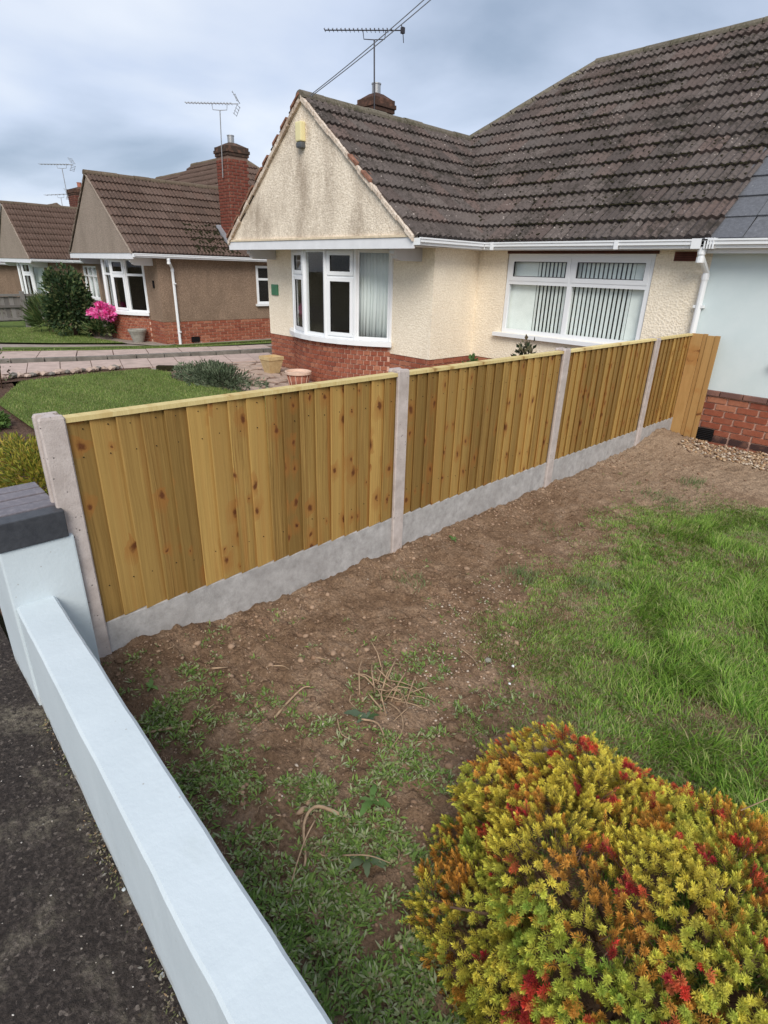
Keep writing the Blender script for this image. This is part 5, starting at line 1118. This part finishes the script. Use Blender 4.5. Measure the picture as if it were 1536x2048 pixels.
# pebbles, clods, gravel
def pebbles(name, x, y, z, r, col, sq=.6):
    n = len(x); base = np.array([(1, 0, 0), (-1, 0, 0), (0, 1, 0), (0, -1, 0), (0, 0, 1), (0, 0, -1)], float); tri = np.array([(0, 2, 4), (2, 1, 4), (1, 3, 4), (3, 0, 4), (2, 0, 5), (1, 2, 5), (3, 1, 5), (0, 3, 5)])
    # rounded: octahedron with split edges
    mids = {}; vs = [b for b in base]; fs = []
    def mid(a, b):
        k_ = (min(a, b), max(a, b))
        if k_ not in mids: p = (vs[a]+vs[b])/2; vs.append(p/np.linalg.norm(p)*.96); mids[k_] = len(vs)-1
        return mids[k_]
    for a, b, c in tri: ab, bc, ca = mid(a, b), mid(b, c), mid(c, a); fs += [(a, ab, ca), (ab, b, bc), (ca, bc, c), (ab, bc, ca)]
    vs = np.array(vs); fs = np.array(fs); nv = len(vs)
    a = RNG.uniform(0, 6.28, n); sx, sy = RNG.uniform(.75, 1.3, n), RNG.uniform(.6, 1.0, n); P = vs[None]*np.stack([sx, sy, np.full(n, sq)], 1)[:, None]*r[:, None, None]*RNG.uniform(.8, 1.15, (n, nv, 1))
    X_ = P[..., 0]*np.cos(a)[:, None]-P[..., 1]*np.sin(a)[:, None]; Y_ = P[..., 0]*np.sin(a)[:, None]+P[..., 1]*np.cos(a)[:, None]
    V = np.stack([X_+x[:, None], Y_+y[:, None], P[..., 2]+z[:, None]], -1).reshape(-1, 3); F_ = (fs[None]+np.arange(n)[:, None, None]*nv).reshape(-1, 3)
    return fast(name, V, [F_], 'pebble', np.repeat(col, nv, 0), kind='stuff')
n = 8200; x = RNG.uniform(-2.44, .0, n); y = RNG.uniform(.4, 6.4, n); x[2600:4400] = -2.44+np.abs(RNG.normal(0, .10, 1800)); y[:2600] = RNG.uniform(.45, 2.6, 2600); k_ = (x-edge_x(y) < .1) & (RNG.random(n) < np.clip(fbm(x*3, y*3, 71)*2.2-.6, .08, 1)); x, y = x[k_], y[k_]; n = len(x)
pebbles('soil_clods', x, y, soilz(x, y)+.001, RNG.uniform(.004, .012, n)*RNG.choice([.7, 1, 1.9], n, p=[.55, .35, .10]), mixcol([(.24, .15, .095), (.34, .23, .155), (.17, .105, .066)], n))
n = 620; x = RNG.uniform(-2.38, -.3, n); y = RNG.uniform(.45, 4.6, n); x[:330] = RNG.normal(-1.40, .16, 330); y[:330] = RNG.normal(1.78, .36, 330); x[330:470] = RNG.normal(-1.72, .12, 140); y[330:470] = RNG.normal(2.55, .2, 140)
k_ = (x-edge_x(y) < .05) & (x > -2.4) & (y > .4); x, y = x[k_], y[k_]; n = len(x)
pebbles('pale_pebbles', x, y, soilz(x, y)+.002, RNG.uniform(.003, .0085, n), mixcol([(.40, .31, .24), (.50, .42, .34), (.32, .22, .15), (.44, .30, .21)], n))
n = 5200; x = RNG.uniform(-2.15, 1.4, n); y = RNG.uniform(6.25, 7.29, n); k_ = y + .25*(x+2.15)*.5 + (fbm(x*4, y*4, 73)-.5)*.5 > 6.58; x, y = x[k_], y[k_]; n = len(x)
pebbles('gravel', x, y, soilz(x, y)+RNG.uniform(0, .02, n), RNG.uniform(.010, .022, n), mixcol([(.38, .25, .14), (.46, .34, .22), (.28, .17, .10), (.50, .42, .33), (.22, .15, .11)], n))
n = 700; x = RNG.uniform(-2.4, .6, n); y = RNG.uniform(-.9, .24, n); pebbles('pavement_grit', x, y, np.full(n, .002)+.010*(fbm(x*6, y*6, 9)-.5)-.004, RNG.uniform(.0015, .004, n), mixcol([(.10, .085, .07), (.30, .26, .22), (.50, .46, .42), (.05, .04, .035)], n))
# debris, moss and paint flakes along the foot of the wall
n = 2400; x = RNG.uniform(-2.5, .5, n); y = .2-x*.0292 - np.abs(RNG.normal(0, .022, n)) - .003; k_ = RNG.random(n) < np.clip(fbm(x*6, x*0, 75)*3-1.05, .05, 1); x, y = x[k_], y[k_]; n = len(x)
a = RNG.uniform(0, 6.28, n); el = RNG.uniform(0, .9, n); D = np.stack([np.cos(a)*np.cos(el), np.sin(a)*np.cos(el), np.sin(el)], 1); U = unit(np.cross(D, rand_dirs(n)))
V, t, c = leaves(np.stack([x, y, RNG.uniform(0, .010, n)], 1), D, U, RNG.uniform(.006, .018, n), RNG.uniform(.003, .008, n), mixcol([(.14, .15, .06), (.22, .20, .10), (.30, .20, .11), (.30, .25, .18), (.09, .07, .05), (.24, .22, .19)], n)); fast('wall_foot_debris', V, [t], 'leaf', c, kind='stuff')
for i, (fx, fy, r_) in enumerate(((-1.36, .232, .008), (-1.055, .222, .009))):
    m = MB(); stone(m, (fx, fy, .006), r_, .35, i+90); tag(m.build('paint_flake', 'wall_paint'), ('upper' if i == 0 else 'lower')+' white paint chip fallen at the foot of the wall', 'paint chip', 'white chips below the wall')
# two large clods
for i, (fx, fy, r_, lab) in enumerate(((-1.13, 1.53, .045, 'largest brown clod of earth right of the dry branches'), (-1.06, 1.50, .030, 'smaller brown clod beside the large clod'), (-1.30, 2.02, .03, 'pale chalk lump at the edge of the grass'))):
    m = MB(); stone(m, (fx, fy, float(soilz(fx, fy))+.008), r_, .5, i+40); tag(m.build('clod', 'soil' if i < 2 else 'stone_pot', bevel=.004), lab, 'clod')
# twigs lying about
def twig(label, px, r, group='dry twigs lying on the soil', lift=.010):
    pts = [Vector((a, b, float(soilz(a, b))+lift+(c if len(q) > 2 else 0))) for q in px for a, b, c in [tuple(q)+((0,) if len(q) == 2 else ())]]
    if len(pts) > 2:
        q = [pts[0]]+pts+[pts[-1]]; pts = [0.5*((2*q[i])+(q[i+1]-q[i-1])*t+(2*q[i-1]-5*q[i]+4*q[i+1]-q[i+2])*t*t+(-q[i-1]+3*q[i]-3*q[i+1]+q[i+2])*t**3) for i in range(1, len(q)-2) for t in (0, .25, .5, .75)]+[pts[-1]]
    m = MB(); m.tube(pts, [r*(1-.5*i/(len(pts)-1)) for i in range(len(pts))], 5); tag(m.build('twig', 'twig', smooth=True), label, 'twig', group)
twig('straight pale twig lying left of the branch pile', [(-1.66, .98), (-1.70, 1.08), (-1.72, 1.17), (-1.70, 1.20)], .006)
twig('dark stick poking from the grass beside the wall', [(-1.96, .50), (-1.90, .60), (-1.84, .70)], .008)
twig('long bent twig right of the broad weed', [(-1.42, 1.42), (-1.32, 1.40, .02), (-1.24, 1.34, .025), (-1.20, 1.24)], .0045)
twig('pinkish twig beneath the bent twig', [(-1.40, 1.25), (-1.33, 1.28, .012), (-1.25, 1.25), (-1.22, 1.22)], .005)
twig('curled brown root looping on the soil', [(-1.06, .90), (-1.12, .87, .015), (-1.16, .82, .02), (-1.14, .76, .015), (-1.05, .70), (-1.02, .66)], .008)
twig('thin pale stem trailing from the curled root', [(-1.13, .80), (-1.10, .74, .01), (-1.04, .66, .012), (-.98, .58), (-.92, .53)], .0035)
twig('short curved straw on bare soil below the first panel', [(-1.98, 1.14), (-1.93, 1.20, .008), (-1.87, 1.20)], .004); twig('small dark twig close to the gravel board', [(-2.10, .92), (-2.08, .99)], .006)
twig('single straw near the middle of the bare soil', [(-1.90, 1.36), (-1.83, 1.40)], .004); twig('thin straw lying towards the second post', [(-1.78, 1.72), (-1.70, 1.71)], .004)
twig('slender straw at the edge of the grass', [(-1.46, 1.98), (-1.37, 1.97), (-1.30, 1.93)], .004); twig('fine twig below the pinkish twig', [(-1.48, 1.18), (-1.40, 1.14), (-1.33, 1.16)], .0035)
twig('bare twig beside the left edge of the yellow shrub', [(-.98, .80, .02), (-.90, .84, .06), (-.82, .86, .08)], .003)
BP = thing('branch_pile', 'tangled heap of dry pulled up branches on the soil', 'branches', (-1.50, 1.50, 0)); random.seed(3)
for i in range(26):
    a = random.uniform(-.8, 4.2); l = random.uniform(.08, .27); b = Vector((-1.47+random.gauss(0, .055), 1.46+random.gauss(0, .055), 0)); b.z = float(soilz(b.x, b.y))+.012; d = Vector((math.cos(a), math.sin(a), 0)); bend = Vector((-d.y, d.x, 0))*random.uniform(-.05, .05); hgt = random.uniform(.005, .055)
    e_ = b + d*l; e_.z = float(soilz(e_.x, e_.y))+.01+hgt*.5; m = MB(); m.tube([b, b.lerp(e_, .4)+bend+Vector((0, 0, hgt)), b.lerp(e_, .75)+bend*1.3+Vector((0, 0, hgt*.8)), e_], [.004, .0032, .0024, .0014], 5); m.build('branch', 'twig', BP, smooth=True)
# tiny straw litter
m = MB()
for i in range(260):
    a = random.uniform(0, 6.28); fx, fy = random.uniform(-2.35, -.6), random.choice((random.uniform(.45, 2.2), random.uniform(.45, 5.8))); l = random.uniform(.012, .05); z = float(soilz(fx, fy))+.006
    if fx-float(edge_x(fy)) > .1: continue
    m.tube([(fx, fy, z), (fx+math.cos(a)*l*.5, fy+math.sin(a)*l*.5, z+.004), (fx+math.cos(a+.4)*l, fy+math.sin(a+.4)*l, z)], .0014, 3, False)
m.build('straw_litter', 'twig', kind='stuff')
# clover heads
for i, (fx, fy) in enumerate(((-1.165, 2.02), (-1.10, 1.90))):
    z = float(soilz(fx, fy)); T_ = thing('clover_flower', ('taller' if i == 0 else 'smaller')+' white clover head at the ragged edge of the lawn', 'flower', (fx, fy, z)); m = MB(); m.tube([(fx, fy, z), (fx+.004, fy, z+.05)], .0015, 4); m.build('stem', 'stem', T_); m = MB(); stone(m, (fx+.004, fy, z+.056), .008, .9, i); m.build('head', 'upvc', T_)

# ------------------------------------------------------------------ the yellow and red conifer
BC = np.array([-.17, 1.23]); BR = np.array([.70, .62]); BR3 = np.array([.76, .64, .40]); BC3 = np.array([-.18, 1.22, .0])
rb = np.random.default_rng(5)
bz = rb.uniform(.05, 1, 46); ba = rb.uniform(0, 2*np.pi, 46); BD_ = np.stack([np.sqrt(1-bz**2)*np.cos(ba), np.sqrt(1-bz**2)*np.sin(ba), bz], 1); BA_ = rb.uniform(-.17, .20, 46)
PK = unit(np.array([[-.61, .47, 1.0], [-.80, -.10, .60], [-.80, .30, .60], [-.2, .80, .75], [.3, .7, .8]])); PA_ = [.12, .13, .12, .06, .05]
def bush_f(d):
    f = np.full(len(d), .90)
    for q, a_ in zip(BD_, BA_): f += a_*np.exp(-(1-d@q)/.022)
    for q, a_ in zip(PK, PA_): f += a_*np.exp(-(1-d@q)/.030)
    return f
BU = thing('conifer_shrub', 'low spreading conifer with yellow green needles and red tipped shoots', 'shrub', (BC[0], BC[1], 0))
n = 7200; d3 = rand_dirs(n*2, .0); area = np.linalg.norm(d3/BR3, axis=1); d3 = d3[RNG.random(n*2) < area/area.max()*1.15][:n]; n = len(d3)
N = unit(d3/BR3); e1 = unit(np.cross(N, np.array([0, 0, 1.0])+N*.01)); e2 = np.cross(N, e1)
f0 = bush_f(d3); g1 = (bush_f(unit(d3+e1*.04))-f0)/.04; g2 = (bush_f(unit(d3+e2*.04))-f0)/.04; N = unit(N - (e1*g1[:, None]+e2*g2[:, None])*.8)
depth = RNG.random(n)**2.0*.24; C = BC3 + d3*BR3*(f0*(1-depth))[:, None]; C[:, 2] = np.maximum(C[:, 2], .015); x, y = C[:, 0], C[:, 1]
flow = vnoise(x*5, y*5, 85)*6; D = unit(N*.75 + rand_dirs(n)*.50 + np.stack([np.cos(flow), np.sin(flow), flow*0], 1)*.55 + np.array([0, -.06, .12]))
Lsh = RNG.uniform(.010, .040, n)*RNG.choice([.7, 1, 1.25], n)
gnoise = fbm(x*3.4, y*3.4+C[:, 2]*3, 87); right = np.clip((x+.42)*1.25 - (y-1.15)*.9, 0, 1)
cg, cy_, co, cb = np.array([.26, .385, .055]), np.array([.66, .54, .075]), np.array([.56, .27, .045]), np.array([.17, .085, .03])
wgt = np.clip(.16 + right*1.15 + (gnoise-.5)*2.4 + RNG.normal(0, .18, n), 0, 1)[:, None]; col = cy_*(1-wgt) + cg*wgt
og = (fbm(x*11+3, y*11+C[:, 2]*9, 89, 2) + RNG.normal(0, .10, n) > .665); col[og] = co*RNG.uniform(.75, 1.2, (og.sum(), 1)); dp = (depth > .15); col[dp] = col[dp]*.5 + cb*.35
red = np.zeros(n, bool)
for k_ in RNG.choice(np.where((depth < .06) & (C[:, 2] > .14))[0], 95, replace=False):
    dd = np.linalg.norm(C-C[k_], axis=1); red |= (dd < RNG.choice([.014, .022, .034])) & (depth < .09)
dpk = np.linalg.norm(C-(BC3+PK[0]*BR3*1.16), axis=1); red |= (dpk < .10) & (RNG.random(n) < .7)
col[red] = mixcol([(.52, .050, .030), (.58, .115, .045), (.32, .024, .028), (.50, .14, .05)], red.sum()); shoot_vary = RNG.uniform(.78, 1.22, (n, 1)); col = col*shoot_vary  # random tone for each shoot
NE = 44; k_ = np.arange(NE); VV, CC = [], []
U0 = unit(np.cross(D, rand_dirs(n))); W0 = np.cross(D, U0)
for j in k_:
    t = (j+.5)/NE; ang = j*2.39996 + RNG.normal(0, .15, n); side = U0*np.cos(ang)[:, None] + W0*np.sin(ang)[:, None]; op = 1.35-1.0*t**2.2 + RNG.normal(0, .12, n)
    nd = unit(D*np.cos(op)[:, None] + side*np.sin(op)[:, None] + np.array([0, 0, .15])); b = C + D*(Lsh*t)[:, None]; L = (RNG.uniform(.0115, .0185, n)*(1.0-.25*t))[:, None]; s = unit(np.cross(nd, D))*.00145
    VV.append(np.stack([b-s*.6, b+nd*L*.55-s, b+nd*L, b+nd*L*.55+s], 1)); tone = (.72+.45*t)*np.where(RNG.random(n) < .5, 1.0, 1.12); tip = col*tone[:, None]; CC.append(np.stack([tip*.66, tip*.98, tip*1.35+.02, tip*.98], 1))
V = np.concatenate(VV).reshape(-1, 3); c = np.concatenate(CC).reshape(-1, 3); Q = np.arange(len(V)).reshape(-1, 4)
redv = np.tile(np.repeat(red, 4), NE)
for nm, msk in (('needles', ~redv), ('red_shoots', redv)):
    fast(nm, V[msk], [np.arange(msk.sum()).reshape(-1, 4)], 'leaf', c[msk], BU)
m = MB(); random.seed(5)
for i in range(0, n, 3): a = Vector(C[i]); b = a + Vector(D[i])*float(Lsh[i])*.95; m.tube([a - Vector(D[i])*.03, b], [.0017, .0009], 3, False)
for i in range(46):
    a = random.uniform(0, 6.28); rr = random.uniform(.5, .95); e2 = Vector((BC[0]+BR[0]*rr*math.cos(a), BC[1]+BR[1]*rr*math.sin(a), 0)); e2.z = max(.03, .36*math.sqrt(max(0, 1-rr*rr))-.05); b = Vector((BC[0]+.10*math.cos(a), BC[1]+.10*math.sin(a), 0)); m.tube([b, b.lerp(e2, .5)+Vector((0, 0, .06)), e2], [.011, .007, .003], 5)
m.build('stem', 'stem', BU)
for i, (bx, by, ex, ey, h0, h1, lab) in enumerate(((-.12, 1.72, -.02, 1.86, .26, .40, 'bare grey twig rising at the back'),)):
    m = MB(); m.tube([(bx, by, h0), ((bx+ex)/2+.02, (by+ey)/2, (h0+h1)/2+.01), (ex, ey, h1)], [.002, .0016, .001], 5); m.build('bare_twig', 'twig', BU)
